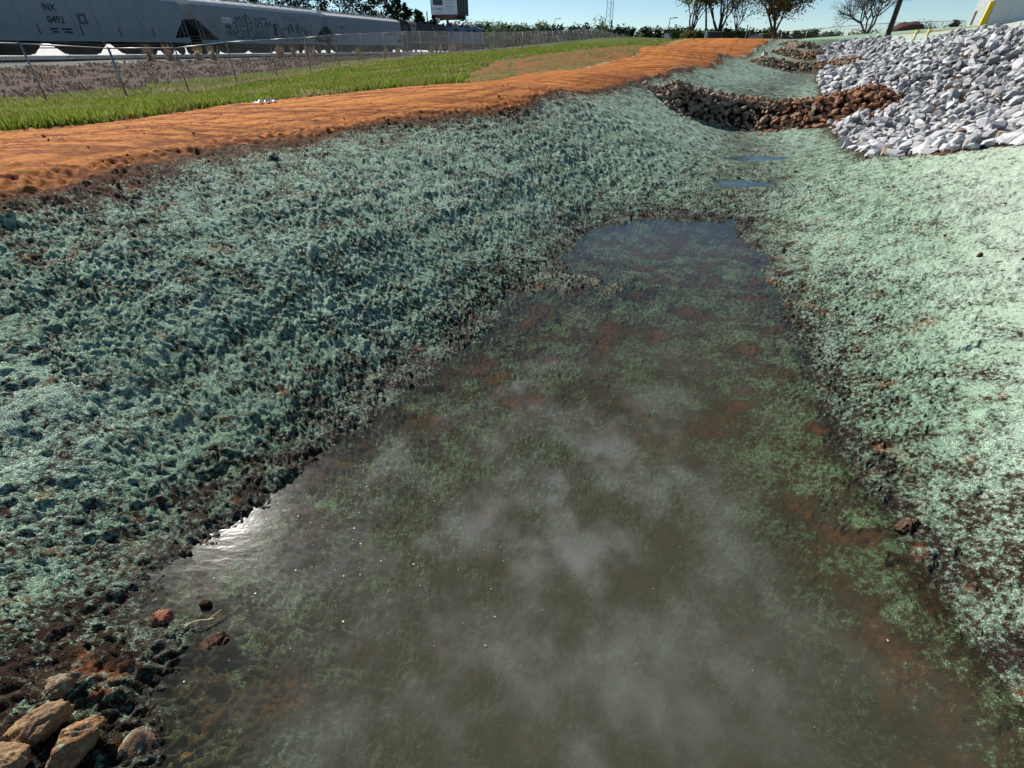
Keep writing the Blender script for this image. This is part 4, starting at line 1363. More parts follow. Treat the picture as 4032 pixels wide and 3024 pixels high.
def locomotive(label, a0, L, paint, nose, cab_end, style):
    th = empty("locomotive", train_pt(a0, 1.6, RAILZ), TANG)
    tag(th, label, "locomotive", "diesel locomotives at the head of the train")
    MB().box(.4, L - .4, -1.5, 1.5, 1.15, 1.48).build("underframe", MAT_LDARK, th)
    MB().prism([(-1.3, .55), (-.9, .35), (.9, .35), (1.3, .55), (1.3, 1.15), (-1.3, 1.15)], L * .36, L * .64).build("fuel_tank", MAT_DARK, th)
    for x in (3.6, L - 3.6): truck(th, x, "truck", 1.75, .5, 3)
    X_ = (lambda q: q) if cab_end == 0 else (lambda q: L - q)
    def bx(x0, x1, y0, y1, z0, z1, name, mat, par):
        a, b_ = sorted((X_(x0), X_(x1)))
        return MB().box(a, b_, y0, y1, z0, z1).build(name, mat, par)
    hwid = 1.02 if style == 'dark' else 1.42
    hood = MB().prism([(-hwid, 1.484), (hwid, 1.484), (hwid, 3.85), (hwid - .25, 4.12), (-hwid + .25, 4.12), (-hwid, 3.85)], *sorted((X_(4.9), X_(L - .9)))).build("long_hood", paint, th)
    # hood doors
    k = 0; x = 5.3
    while x < L - 1.6:
        bx(x, x + .62, -hwid - .02, -hwid - .001, 1.65, 3.2, "hood_door", paint, hood)
        x += .72; k += 1
    for x in ((6.2, 8.6), (10.0, 12.2), (L - 4.2, L - 1.6)):
        bx(x[0], x[1], -hwid - .035, -hwid - .002, 3.3, 3.78, "grille", MAT_DARK, hood)
    for x in (7.0, 9.0, L - 3.4, L - 2.2):
        MB().tube((X_(x), 0, 4.1), (X_(x), 0, 4.28), .55, .55, 14).build("roof_fan", MAT_LDARK, hood)
    bx(11.0, 11.9, -.3, .3, 4.1, 4.5, "exhaust_stack", MAT_DARK, hood)
    # cab
    zc = 4.25
    prof = [(-1.5, 1.484), (1.5, 1.484), (1.5, 3.75), (1.25, 4.1), (.7, 4.32), (-.7, 4.32), (-1.25, 4.1), (-1.5, 3.75)]
    cab = MB().prism(prof, *sorted((X_(2.5), X_(4.85)))).build("cab", paint, th)
    rp = [(-1.56, 3.72), (-1.29, 4.13), (-.72, 4.37), (.72, 4.37), (1.29, 4.13), (1.56, 3.72), (1.5, 3.72), (1.24, 4.08), (-1.24, 4.08), (-1.5, 3.72)]
    MB().prism([(-1.57, 3.70), (-1.30, 4.14), (-.72, 4.38), (.72, 4.38), (1.30, 4.14), (1.57, 3.70), (1.52, 3.71), (1.26, 4.11), (.7, 4.335), (-.7, 4.335), (-1.26, 4.11), (-1.52, 3.71)], *sorted((X_(2.25), X_(5.0)))).build("cab_roof", MAT_LROOF if style == 'dark' else MAT_LBLUE, cab)
    for x0 in (2.8, 3.75):
        w = bx(x0, x0 + .75, -1.515, -1.5, 2.75, 3.5, "window", MAT_GLASS, cab)
        f = MB()
        a, b_ = sorted((X_(x0 - .05), X_(x0 + .80)))
        f.box(a, b_, -1.53, -1.516, 2.68, 2.745); f.box(a, b_, -1.53, -1.516, 3.505, 3.57)
        f.build("window_frame", MAT_HAND if style == 'dark' else MAT_LBLUE2, w)
    # windshield and short nose
    a, b_ = sorted((X_(2.48), X_(2.498)))
    for s in (-1.05, .25):
        MB().box(a, b_, s, s + .8, 3.0, 3.7).build("windshield", MAT_GLASS, cab)
    x0, x1 = X_(.75), X_(2.47)
    n_ = MB()
    ztop0, ztop1 = (2.55, 2.95)
    n_.hexa([(x0, -1.3, 1.484), (x1, -1.45, 1.484), (x1, 1.45, 1.484), (x0, 1.3, 1.484), (x0, -1.15, ztop0), (x1, -1.4, ztop1), (x1, 1.4, ztop1), (x0, 1.15, ztop0)])
    n_.build("short_nose", nose, th)
    # pilots, steps, handrails
    for x in (0.3, L - .5):
        MB().box(x, x + .2, -1.45, 1.45, .35, 1.45).build("pilot", MAT_LDARK, th)
    for e in (0, 1):
        xa = .5 if e == 0 else L - .9
        mb = MB()
        for k in range(4): mb.box(xa, xa + .4, -1.58, -1.3, .35 + k * .28, .39 + k * .28)
        mb.tube((xa, -1.57, .3), (xa, -1.57, 2.5), .022, .022, 5); mb.tube((xa + .4, -1.57, .3), (xa + .4, -1.57, 2.5), .022, .022, 5)
        mb.build("steps", MAT_HAND, th)
    hr = MB().tube((.5, -1.52, 2.45), (L - .5, -1.52, 2.45), .02, .02, 5)
    x = .6
    while x < L - .4:
        hr.tube((x, -1.52, 1.48), (x, -1.52, 2.45), .018, .018, 5); x += 1.9
    hr.build("handrail", MAT_HAND, th)
    MB().box(.45, L - .45, -1.56, -1.502, 1.38, 1.46).build("walkway_edge", MAT_HAND, th)
    cpl = MB().box(-.3, .3, -.14, .14, .7, 1.0).box(L - .3, L + .25, -.14, .14, .7, 1.0)
    cpl.build("coupler", MAT_DARK, th)
    return th
loc1 = locomotive("black locomotive with a rounded rusty cab roof, coupled to the bluish hopper car", 42.3, 19.2, MAT_LDARK, MAT_LDARK, 0, 'dark')
letters("78", .85, 8.7, -1.03, 2.55, loc1, MAT_HAND)
MB().box(17.3, 18.1, -1.035, -1.022, 2.5, 3.3).build("number_board", MAT_HAND, loc1)
MB().box(16.2, 17.0, -1.035, -1.022, 3.0, 3.35).build("number_board", MAT_HAND, loc1)
loc2 = locomotive("faded blue locomotive with pale blue nose at the right end of the train", 62.0, 20.2, MAT_LBLUE, MAT_LBLUE2, 1, 'blue')

# ------------------------------------------------------------------ billboard
MAT_BBACK = simple_mat("billboard_back_steel", (.085, .10, .095), .7, 0, .3, 1.0)
MAT_BWHITE = simple_mat("billboard_vinyl", (.46, .52, .56), .5, 0, .06, .6)
MAT_BTRIM = simple_mat("billboard_trim", (.12, .22, .21), .6, 0, .2, 1)
MAT_NAVY = simple_mat("navy_print", (.035, .04, .11), .5, 0, .15, 3)
MAT_PHOTO = simple_mat("dark_picture_print", (.03, .045, .055), .5, 0, .7, 1.8, grime=(.18, .21, .23))
MAT_GREYP = simple_mat("grey_print", (.20, .25, .29), .5, 0, .1, 3)
MAT_APRON = simple_mat("rusty_apron", (.10, .045, .04), .8, 0, .35, 1.2)
BY = 150.0
xl, _, zbot = W(1703, 57, BY); xr = W(1802, 57, BY)[0]
bb_th = empty("billboard", (W(1763, 95, BY)[0], BY, -1.0))
tag(bb_th, "two sided billboard on a single pole behind the black locomotive, NOW HIRING on its face", "billboard")
ox = bb_th.location.x; zb = zbot + 1.0; zt = zb + 5.4
A0, A1 = xl - ox, xr - ox
face = MB().box(A0, A1, -.6, -.35, zb, zt).build("poster_panel", MAT_BWHITE, bb_th)
MB().box(A0 - .22, A0, -.62, -.3, zb - .1, zt).build("panel_trim", MAT_BTRIM, bb_th)
MB().box(A0, A1, -.64, -.3, zb - .12, zb - .005).build("panel_trim", MAT_BTRIM, bb_th)
MB().hexa([(A1 - .1, -.3, zb - .1), (A1 + 2.4, 4.0, zb - .1), (A1 + 2.1, 4.2, zb - .1), (A1 - .4, -.2, zb - .1),
           (A1 - .1, -.3, zt), (A1 + 2.4, 4.0, zt), (A1 + 2.1, 4.2, zt), (A1 - .4, -.2, zt)]).build("rear_panel", MAT_BBACK, bb_th)
for k in range(4):
    t = .1 + .25 * k
    MB().tube((A1 - .1 + 2.5 * t, -.35 + 4.3 * t, zb - .3), (A1 - .1 + 2.5 * t, -.35 + 4.3 * t, zt), .09, .09, 5).build("stringer", MAT_DARK, bb_th)
MB().box(A0 + .6, A1 - .2, -.75, .4, zb - 1.1, zb - .12).build("apron", MAT_APRON, bb_th)
MB().box(A1 - .2, A1 + 1.75, -.2, 3.2, zb - 1.0, zb - .15).build("apron", MAT_DARK, bb_th)
MB().box(A0 + .1, A0 + 2.6, -1.8, -.8, zb - 1.25, zb - 1.13).build("catwalk", MAT_DARK, bb_th)
MB().box(A0 + 1.0, A0 + 1.9, -1.9, -1.4, zb - 1.05, zb - .85).build("flood_light", MAT_WHITEP, bb_th)
MB().tube((A1 - .5, -1.0, zb - 1.1), (A1 + 2.8, -1.0, zb - 1.12), .06, .06, 5).build("light_arm", MAT_GALV, bb_th)
MB().box(A1 + .8, A1 + 1.6, -1.2, -.8, zb - 1.35, zb - 1.15).build("flood_light", MAT_DARK, bb_th)
MB().tube((0, 0, 0), (0, 0, zb - 1.05), .33, .30, 14).build("pole", MAT_LDARK, bb_th, True)
fy = -.605
MB().box(A0 + .35, A0 + 2.75, fy - .006, fy, zb + 1.75, zb + 3.0).build("picture_print", MAT_PHOTO, face)
MB().box(A0 + .25, A0 + 1.2, fy - .006, fy, zb + 3.1, zb + 3.6).build("picture_print", MAT_NAVY, face)
letters("NOW", .92, A0 + .15, fy - .012, zb + .72, face, MAT_NAVY).scale = (.52, 1, 1)
letters("HIRING", .92, A0 + 1.45, fy - .012, zb + .72, face, MAT_NAVY).scale = (.46, 1, 1)
letters("TASK for", 1.0, A0 + 3.15, fy - .012, zb + 3.1, face, MAT_NAVY).scale = (.62, 1, 1)
for k in range(8):
    MB().box(A0 + 3.25, A0 + (5.6 if k % 3 else 5.2), fy - .006, fy, zb + 2.62 - .28 * k, zb + (2.78 if k == 0 else 2.70) - .28 * k).build("text_line", MAT_GREYP, face)
MB().box(A0 + .3, A0 + 3.0, fy - .006, fy, zb + .32, zb + .42).build("text_line", MAT_GREYP, face)

# ------------------------------------------------------------------ white metal building on the right
MAT_METALW = simple_mat("white_sheet_metal", (.74, .75, .76), .45, .0, .06, .8, grime=(.60, .58, .54))
MAT_YELLOW = simple_mat("yellow_guard_paint", (.80, .56, .015), .5, 0, .12, 2)
MAT_RAILD = simple_mat("dark_railing_paint", (.035, .035, .04), .5, 0, .2, 4)
cornx, corny = W(3880, 100, 52)[:2]
bz = W(3880, 100, 52)[2] - .1
bd = empty("metal_building", (cornx, corny, bz), math.atan2(.84, .54))
tag(bd, "white ribbed sheet metal building with a yellow downspout guard at the right edge", "building")
# local x runs along the sunlit wall away from the camera, local -y along the shaded wall
HB = 8.0
MB().box(.03, 15.4, -24, -.03, 0, HB - .05).build("wall_core", MAT_METALW, bd)
def wall_panel(along_x, k, pitch):
    mb = MB()
    a = k * pitch
    n = 4
    for i in range(n):
        c0 = a + (i + .25) * pitch / n; c1 = c0 + pitch / n * .22
        if along_x: mb.box(c0, c1, 0.004, .045, .02, HB)
        else: mb.box(-.045, -.004, -c1, -c0, .02, HB)
    if along_x: mb.box(a + .01, a + pitch - .01, -.028, .004, .02, HB)
    else: mb.box(-.004, .028, -(a + pitch - .01), -(a + .01), .02, HB)
    return mb.build("wall_panel", MAT_METALW, bd)
for k in range(13): wall_panel(True, k, 1.18)
for k in range(20): wall_panel(False, k, 1.18)
MB().prism([(-24.2, HB - .02), (.25, HB - .02), (.25, HB + .1), (-24.2, HB + .5)], -.2, 15.6).build("roof", MAT_METALW, bd)
MB().box(.05, .22, .05, .2, 1.6, HB - .2).build("downspout", MAT_METALW, bd)
MB().hexa([(-.02, .05, 0), (.75, .05, 0), (.75, .42, 0), (-.02, .42, 0), (-.02, .05, 1.75), (.75, .05, 1.75), (.75, .32, 1.75), (-.02, .32, 1.75)]).build("downspout_guard", MAT_YELLOW, bd)
MB().box(11.5, 13.0, .05, .12, .5, 1.6).build("wall_vent", MAT_APRON, bd)
rl = empty("handrail", (cornx + 3.5, corny - 2.6, bz), math.atan2(-.54, .84))
tag(rl, "dark ramp handrail in front of the white building at the right edge", "handrail")
for k in range(5):
    MB().tube((k * 1.5, 0, 0), (k * 1.5, 0, .62 + .1 * k), .03, .03, 6).build("post", MAT_RAILD, rl)
MB().tube((0, 0, .62), (6, 0, 1.02), .035, .035, 6).build("rail", MAT_RAILD, rl)
MB().tube((0, 0, .32), (6, 0, .55), .03, .03, 6).build("rail", MAT_RAILD, rl)

# ------------------------------------------------------------------ poles, lamps, tower, small things
MAT_WOODP = simple_mat("tarred_pole_wood", (.028, .023, .022), .8, 0, .35, 5, bump=.3)
MAT_STEELD = simple_mat("dark_pole_steel", (.06, .065, .075), .5, .3, .2, 3)
def anchor(u, v, Y):
    x, y, z = W(u, v, Y); return x, y, z
x, y, z = anchor(3491, 152, 40)
up = empty("utility_pole", (x, y, gz(x, y) - .1))
tag(up, "dark wooden utility pole standing at the top of the white stones", "utility pole")
MB().tube((0, 0, -.4), (.03, 0, 9.5), .16, .12, 14).build("shaft", MAT_WOODP, up, True)
MB().box(-1.1, 1.1, -.2, -.1, 8.6, 8.72).build("crossarm", MAT_WOODP, up)
def street_lamp(u, v, vtop, Y, arm, label, r0=.09):
    x, y, z = anchor(u, v, Y); zt = W(u, vtop, Y)[2]
    g = gz(x, y)
    th = empty("lamp_post", (x, y, g))
    tag(th, label, "lamp post")
    h = zt - g
    MB().tube((0, 0, -.3), (0, 0, h), r0, r0 * .7, 8).build("pole", MAT_STEELD, th, True)
    MB().tube((0, 0, h - .05), (arm, 0, h + .05), .06, .06, 6).build("arm", MAT_STEELD, th)
    a, b_ = sorted((arm * .7, arm * 1.25))
    MB().box(a, b_, -.2, .2, h - .03, h + .12).build("lamp_head", MAT_STEELD, th)
street_lamp(2627, 150, 71, 120, 1.1, "lamp post with a short arm left of the big trees, on the skyline", .11)
street_lamp(2182, 150, 74, 190, 1.5, "distant lamp post with a drooping head above the far wood", .14)
x, y, z = anchor(1683, 80, 170)
MB_ = MB().tube((0, 0, 0), (0, 0, W(1683, 44, 170)[2] + 1), .22, .16, 8)
bp = MB_.build("bare_pole", MAT_GALV, None); bp.location = (x, y, -1)
tag(bp, "pale bare pole rising from the trees left of the billboard", "pole")
x, y, z = anchor(2406, 100, 215)
bp2 = MB().tube((0, 0, -1), (0, 0, W(2406, 80, 215)[2] + 1.3), .25, .2, 8).build("wooden_pole", MAT_WOODP, None); bp2.location = (x, y, -1.2)
tag(bp2, "short dark pole beside the foot of the lattice tower", "pole")
# lattice tower
x, y, z = anchor(2396, 110, 225)
tw = empty("lattice_tower", (x, y, -1.5)); tag(tw, "slender grey lattice tower rising out of the far wood", "radio tower")
MAT_TOWER = simple_mat("tower_steel", (.33, .42, .50), .5, .2, .15, 1)
ht = 38.0
fr_ = lambda z: 1.25 * (1 - z / ht) + .55
corners = [(math.cos(a), math.sin(a)) for a in (.5, .5 + 2.094, .5 + 4.189)]
for c in corners:
    MB().tube((c[0] * fr_(0), c[1] * fr_(0), 0), (c[0] * fr_(ht), c[1] * fr_(ht), ht), .11, .08, 5).build("leg", MAT_TOWER, tw)
br = MB(); zz = 0
while zz < ht - 1.8:
    for i in range(3):
        a, b_ = corners[i], corners[(i + 1) % 3]
        br.tube((a[0] * fr_(zz), a[1] * fr_(zz), zz), (b_[0] * fr_(zz + 1.8), b_[1] * fr_(zz + 1.8), zz + 1.8), .05, .05, 4)
    zz += 1.8
tag(br.build("bracing", MAT_TOWER, tw), kind="stuff")

# kiosk-like sign with dark top
x, y, z = anchor(2630, 147, 118)
sg = empty("notice_board", (x, y, gz(x, y) - .2)); tag(sg, "pale two panel notice board under a dark top, behind the lamp post on the skyline", "sign")
MB().box(-.85, -.15, -.06, .06, .55, 1.9).build("panel", MAT_WHITEP, sg)
MB().box(-.08, .75, -.06, .06, .55, 1.9).build("panel", MAT_WHITEP, sg)
MB().box(-1.05, 1.15, -.3, .3, 1.92, 2.45).build("top", MAT_APRON, sg)
for xx in (-.95, .85): MB().box(xx, xx + .12, -.08, .08, -.2, 1.92).build("post", MAT_DARK, sg)
# dark waste container and pale post by the big tree
x, y, z = anchor(2808, 146, 78)
dp = empty("waste_container", (x, y, gz(x, y) - .15)); tag(dp, "dark waste container at the foot of the thick bare tree", "container")
MAT_DUMP = simple_mat("dark_container_paint", (.03, .035, .04), .6, 0, .3, 2)
MB().hexa([(-.85, -.6, .1), (.85, -.6, .1), (.85, .6, .1), (-.85, .6, .1), (-.95, -.7, 1.15), (.95, -.7, 1.15), (.95, .7, .95), (-.95, .7, .95)]).build("bin", MAT_DUMP, dp)
MB().hexa([(-.98, -.72, 1.16), (.98, -.72, 1.16), (.98, .05, 1.16), (-.98, .05, 1.16), (-.98, -.72, 1.20), (.98, -.72, 1.20), (.98, .05, 1.30), (-.98, .05, 1.30)]).build("lid", MAT_RAILD, dp)
for xx in (-.9, .9): MB().box(xx - .06, xx + .06, -.3, .3, .45, .6).build("lift_pocket", MAT_RAILD, dp)
x, y, z = anchor(2778, 147, 76)
mk = empty("marker_post", (x, y, gz(x, y))); tag(mk, "pale flat marker post left of the dark waste container", "marker post")
MB().hexa([(-.12, -.04, -.1), (.12, -.04, -.1), (.12, .04, -.1), (-.12, .04, -.1), (-.07, -.04, 1.15), (.17, -.04, 1.15), (.17, .04, 1.15), (-.07, .04, 1.15)]).build("blade", simple_mat("weathered_white", (.42, .47, .46), .7, 0, .2, 4), mk)
MB().box(-.08, .16, -.05, .05, 1.152, 1.2).build("cap", MAT_GALV, mk)
# concrete block and screened gate at the field's end
x, y, z = anchor(2973, 154, 72)
cb = empty("concrete_barrier", (x, y, gz(x, y) - .1)); tag(cb, "low pale concrete barrier at the end of the dirt road", "barrier")
MAT_CONC = simple_mat("concrete", (.30, .31, .31), .85, 0, .15, 3, bump=.2)
MB().hexa([(-.75, -.35, 0), (.8, -.35, 0), (.8, .35, 0), (-.75, .35, 0), (-.7, -.22, .55), (.75, -.22, .68), (.75, .22, .68), (-.7, .22, .55)]).build("block", MAT_CONC, cb)
MB().box(-.68, .72, -.04, .04, .69, .72).build("top_strip", MAT_CONC, cb)
for u, h, lb in ((2934, 1.5, "thin grey post nearer the bare tree, left of the concrete barrier"), (2947, 1.0, "short grey post just left of the concrete barrier")):
    x, y, z = anchor(u, 151, 72)
    o = MB().tube((0, 0, -.2), (0, 0, h), .07, .06, 8).tube((0, 0, h), (0, 0, h + .04), .085, .085, 8).build("fence_post", MAT_CONC, None); o.location = (x, y, gz(x, y)); tag(o, lb, "post")

# yellow markers at the top of the riprap
MAT_YPALE = simple_mat("pale_yellow_plastic", (.55, .48, .14), .6, 0, .15, 5)
for u, v, lb in ((3602, 142, "pale yellow marker stake nearer the utility pole, at the top of the white stones"), (3650, 139, "second pale yellow marker stake, to the right along the white stones")):
    x, y, z = W(u, v, 35)
    th = empty("marker_stake", (x, y, z - .1)); tag(th, lb, "marker stake", "yellow marker stakes")
    MB().tube((0, 0, -.25), (.03, 0, .22), .065, .055, 8).build("shaft", MAT_YPALE, th, True)
    MB().hexa([(-.05, -.07, .22), (.11, -.07, .2), (.11, .07, .2), (-.05, .07, .22), (-.02, -.06, .40), (.19, -.06, .36), (.19, .06, .36), (-.02, .06, .40)]).build("cap", MAT_YPALE, th)
# black sack and soil mound on the field
def lump(name, u, v, Y, dims, mat, label, cat, seed, lift=0.0, amp=.12):
    x, y, z = W(u, v, Y)
    n, k = 26, 13
    V, F = [], []
    for i in range(k + 1):
        ph = math.pi * i / k
        for j in range(n):
            t = 2 * math.pi * j / n
            p = np.array([math.sin(ph) * math.cos(t), math.sin(ph) * math.sin(t), math.cos(ph)])
            d = 1 + amp * float(perlin(p[0] * 2.3 + p[2], p[1] * 2.3 - p[2], seed)) + amp * .6 * float(perlin(p[0] * 6 + p[2] * 3, p[1] * 6, seed + 2))
            V.append((p[0] * d * dims[0], p[1] * d * dims[1], p[2] * d * dims[2]))
    for i in range(k):
        for j in range(n):
            F.append((i * n + j, (i + 1) * n + j, (i + 1) * n + (j + 1) % n, i * n + (j + 1) % n))
    me = mesh_from(name, V, F)
    me.polygons.foreach_set("use_smooth", [True] * len(me.polygons))
    o = link(name, me, None, mat); o.location = (x, y, z + lift)
    return tag(o, label, cat)
lump("black_sack", 3757, 101, 60, (.42, .4, .34), simple_mat("black_plastic", (.012, .012, .013), .45, 0, .3, 6), "rounded black sack lying on the green field left of the white building", "sack", 3, .12, .35)
lump("soil_mound", 3572, 116, 74, (1.7, 1.4, .75), simple_mat("red_soil", (.075, .035, .028), .95, 0, .4, 3, bump=.5), "low dark red soil mound on the skyline right of the utility pole", "soil mound", 9, 0, .2)

# roadside litter and twig
x, y, z = trace(1048, 408)
n = 18
V, F = [], []
for i in range(n):
    for j in range(9):
        a = i / (n - 1) - .5; b_ = j / 8 - .5
        hgt = .09 * max(0, 1 - (abs(a) * 2) ** 3) * (.3 + .9 * abs(float(perlin(a * 6, b_ * 5, 77)))) + .03 * float(perlin(a * 16, b_ * 12, 78))
        V.append((a * .55, b_ * .2, .8 * max(hgt, .004) * (1 - (abs(b_) * 1.7) ** 2) + .012))
for i in range(n - 1):
    for j in range(8): F.append((i * 9 + j, (i + 1) * 9 + j, (i + 1) * 9 + j + 1, i * 9 + j + 1))
lm, nt, out = new_mat("crumpled_plastic"); b = NB(nt)
co = b.obj(); nn = b.noise(co, 9, 3, .6)
c = b.mix(b.ramp(nn, .46, .52), (.10, .11, .15), (.75, .76, .80)); c = b.mix(b.ramp(b.noise(co, 14, 2), .6, .64), c, (.14, .03, .03))
b.l(b.bsdf(c, .35, None, 0, .5), out.inputs[0])
o = link("plastic_litter", mesh_from("plastic_litter", V, F), None, lm); o.location = (x, y, z + .02); o.rotation_euler = (0, 0, .9)
tag(o, "crumpled white and dark plastic litter between the grass and the dirt road", "litter")
x0 = Vector(WZ(740, 2462, ZW + .02)); x1 = Vector(WZ(840, 2430, ZW + .035))
tw_ = MB(); pts = [x0.lerp(x1, t) + Vector((0, 0, .012 * math.sin(t * 5))) for t in (0, .25, .5, .75, 1)]
tw_.path([p - x0 for p in pts], .004, 5)
tw_.tube(pts[3] - x0, pts[4] - x0 + Vector((.02, .04, .01)), .003, .002, 4)
o = tw_.build("twig", simple_mat("dry_straw", (.42, .33, .16), .8, 0, .2, 20), None); o.location = x0
tag(o, "thin dry twig floating at the near left shore", "twig")

# ------------------------------------------------------------------ trees
MAT_BARK = simple_mat("dark_bark", (.055, .045, .038), .95, 0, .4, 3, bump=.4)
def leaf_mat(name, lo, hi, trans=.35):
    m, nt, out = new_mat(name)
    b = NB(nt)
    isl = b.island()
    c = b.mix(isl, lo, hi)
    c = b.mix(b.ramp(b.noise(b.pos(), .6, 3), .35, .65, 0, .6), c, tuple(x * .55 for x in lo))
    d = b.n("ShaderNodeBsdfDiffuse"); b.l(c, d.inputs[0])
    t = b.n("ShaderNodeBsdfTranslucent"); b.l(c, t.inputs[0])
    mx = b.n("ShaderNodeMixShader"); mx.inputs[0].default_value = trans
    b.l(d.outputs[0], mx.inputs[1]); b.l(t.outputs[0], mx.inputs[2])
    b.l(mx.outputs[0], out.inputs[0])
    return m
LM_OAK = leaf_mat("oak_spring_leaves", (.12, .12, .042), (.28, .24, .10), .5)
LM_YEL = leaf_mat("yellow_green_leaves", (.11, .12, .035), (.26, .24, .09))
LM_PINE = leaf_mat("pine_needles", (.010, .020, .012), (.035, .055, .025), .15)
LM_GREEN = leaf_mat("mid_green_leaves", (.030, .055, .018), (.085, .12, .04))
LM_PALE = leaf_mat("pale_green_leaves", (.10, .14, .06), (.22, .27, .13))
LM_TAN = leaf_mat("tan_spring_leaves", (.12, .10, .055), (.24, .20, .12))
LM_DGREEN = leaf_mat("dark_wood_leaves", (.014, .026, .014), (.05, .075, .03), .2)

def leaf_quads(P, size, rnd, up=.3):
    """numpy leaf clump faces: random small quads at points P"""
    n = len(P)
    a = rnd.normal(size=(n, 3)); a[:, 2] *= .6
    a /= np.linalg.norm(a, axis=1, keepdims=True) + 1e-9
    b_ = np.cross(a, rnd.normal(size=(n, 3))); b_ /= np.linalg.norm(b_, axis=1, keepdims=True) + 1e-9
    s = size * rnd.uniform(.6, 1.4, n)[:, None]
    a = a * s; b_ = b_ * s * .6
    V = np.stack([P - a, P + b_ * .9, P + a, P - b_ * .9], 1).reshape(-1, 3)
    F = np.arange(4 * n).reshape(-1, 4)
    return V, F

def branch_tree(seed, H, trunk_r, spread, forks, depth, lean=(0, 0), first=.25, twigs=True):
    """returns (branch MB, list of twig end points)"""
    r_ = random.Random(seed)
    mb = MB(); ends = []
    def grow(p, d, L, rad, lev):
        nseg = 3
        q = p
        for i in range(nseg):
            d = (d + Vector((r_.gauss(0, .13), r_.gauss(0, .13), r_.gauss(.02, .08)))).normalized()
            q2 = q + d * (L / nseg)
            ra = rad * (1 - .25 * i / nseg); rb = rad * (1 - .25 * (i + 1) / nseg)
            mb.tube(q, q2, ra, rb, 6 if lev < 2 else (4 if lev < 4 else 3), cap=False)
            q = q2
            if lev >= 2 and lev >= depth - 2: ends.append(q.copy())
        if lev >= depth:
            ends.append(q.copy()); return
        k = forks if lev > 0 else forks + 1
        for j in range(k):
            ang = r_.uniform(.25, .75) * spread
            az_ = 2 * math.pi * (j + r_.random() * .7) / k
            s = d.orthogonal().normalized(); t = d.cross(s)
            nd = (d * math.cos(ang) + (s * math.cos(az_) + t * math.sin(az_)) * math.sin(ang)).normalized()
            nd = (nd + Vector((0, 0, .12))).normalized()
            grow(q, nd, (L if lev else H * .26) * r_.uniform(.62, .92), rad * .75 * r_.uniform(.65, .9), lev + 1)
    grow(Vector((0, 0, -.3)), Vector((lean[0], lean[1], 1)).normalized(), H * first, trunk_r, 0)
    return mb, ends

def tree(name, label, u, v, Y, seed, H, trunk_r, spread, forks, depth, leafmat, nleaf, lsize, cat="tree", group=None, lean=(0, 0), first=.25, cloud=.5, zoff=0):
    x, y, _ = W(u, v, Y)
    th = empty(name, (x, y, gz(x, y) + zoff)); tag(th, label, cat, group)
    mb, ends = branch_tree(seed, H, trunk_r, spread, forks, depth, lean, first)
    mb.build("trunk", MAT_BARK, th, True)
    if nleaf:
        rnd = np.random.default_rng(seed)
        E = np.array([tuple(e) for e in ends])
        P = E[rnd.integers(0, len(E), nleaf)] + rnd.normal(0, cloud, (nleaf, 3))
        V, F = leaf_quads(P, lsize, rnd)
        link("crown", np_mesh("crown", V, F, False), th, leafmat)
    return th
tree("oak_tree", "tall thinly leafed tree with forked yellowish trunks, leftmost of the big trees", 2715, 150, 84, 21, 10.5, .24, .80, 3, 6, LM_YEL, 10000, .13, group="big trees at the end of the dirt road", first=.10, cloud=.42)
tree("oak_tree", "thick dark trunked tree with mostly bare branches, middle of the big trees", 2835, 150, 80, 37, 11.5, .30, .80, 3, 6, LM_OAK, 7000, .12, group="big trees at the end of the dirt road", first=.08, cloud=.45)
tree("oak_tree", "small crooked dark tree between the thick bare tree and the leafy oak", 2884, 152, 74, 52, 6.0, .13, .9, 3, 4, LM_OAK, 500, .1, group="big trees at the end of the dirt road", lean=(.2, 0), first=.24, cloud=.3)
tree("oak_tree", "broad leafy oak with brown green crown, rightmost of the big trees", 3048, 156, 82, 64, 9.6, .30, 1.0, 3, 6, LM_OAK, 9500, .14, group="big trees at the end of the dirt road", lean=(.05, 0), first=.10, cloud=.55)
tree("straight_tree", "slim straight trunk standing between the forked tree and the thick bare tree", 2780, 150, 82, 71, 10.0, .15, .6, 2, 4, LM_YEL, 300, .12, lean=(0, 0), first=.45, cloud=.4)
tree("bare_tree", "wide leafless tree on the skyline left of the utility pole", 3418, 122, 88, 83, 10.5, .24, 1.3, 4, 5, None, 0, .1, first=.08, zoff=-.3)

def bush(name, label, u, vtop, w, Y, seed, mat, n=900, lsize=.12, group=None, cat="shrub", zb=None):
    x, y, zt = W(u, vtop, Y)
    g = gz(x, y) if zb is None else zb
    th = empty(name, (x, y, g)); tag(th, label, cat, group)
    h = max(zt - g, .6)
    rnd = np.random.default_rng(seed)
    P = rnd.normal(size=(n, 3)); P /= np.linalg.norm(P, axis=1, keepdims=True); P *= rnd.random((n, 1)) ** (.45)
    lob = 1 + .35 * perlin(P[:, 0] * 2.2 + seed, P[:, 1] * 2.2 + P[:, 2] * 2, seed)
    P = P * lob[:, None] * np.array([w / 2, w / 2, h / 2]) + np.array([0, 0, h * .52])
    V, F = leaf_quads(P, lsize, rnd)
    link("foliage", np_mesh("foliage", V, F, False), th, mat)
    mb = MB()
    r_ = random.Random(seed)
    for k in range(5): mb.tube((r_.uniform(-.1, .1), 0, -.2), (r_.uniform(-w, w) * .3, r_.uniform(-w, w) * .3, h * .7), .04, .015, 4)
    mb.build("stem", MAT_BARK, th)
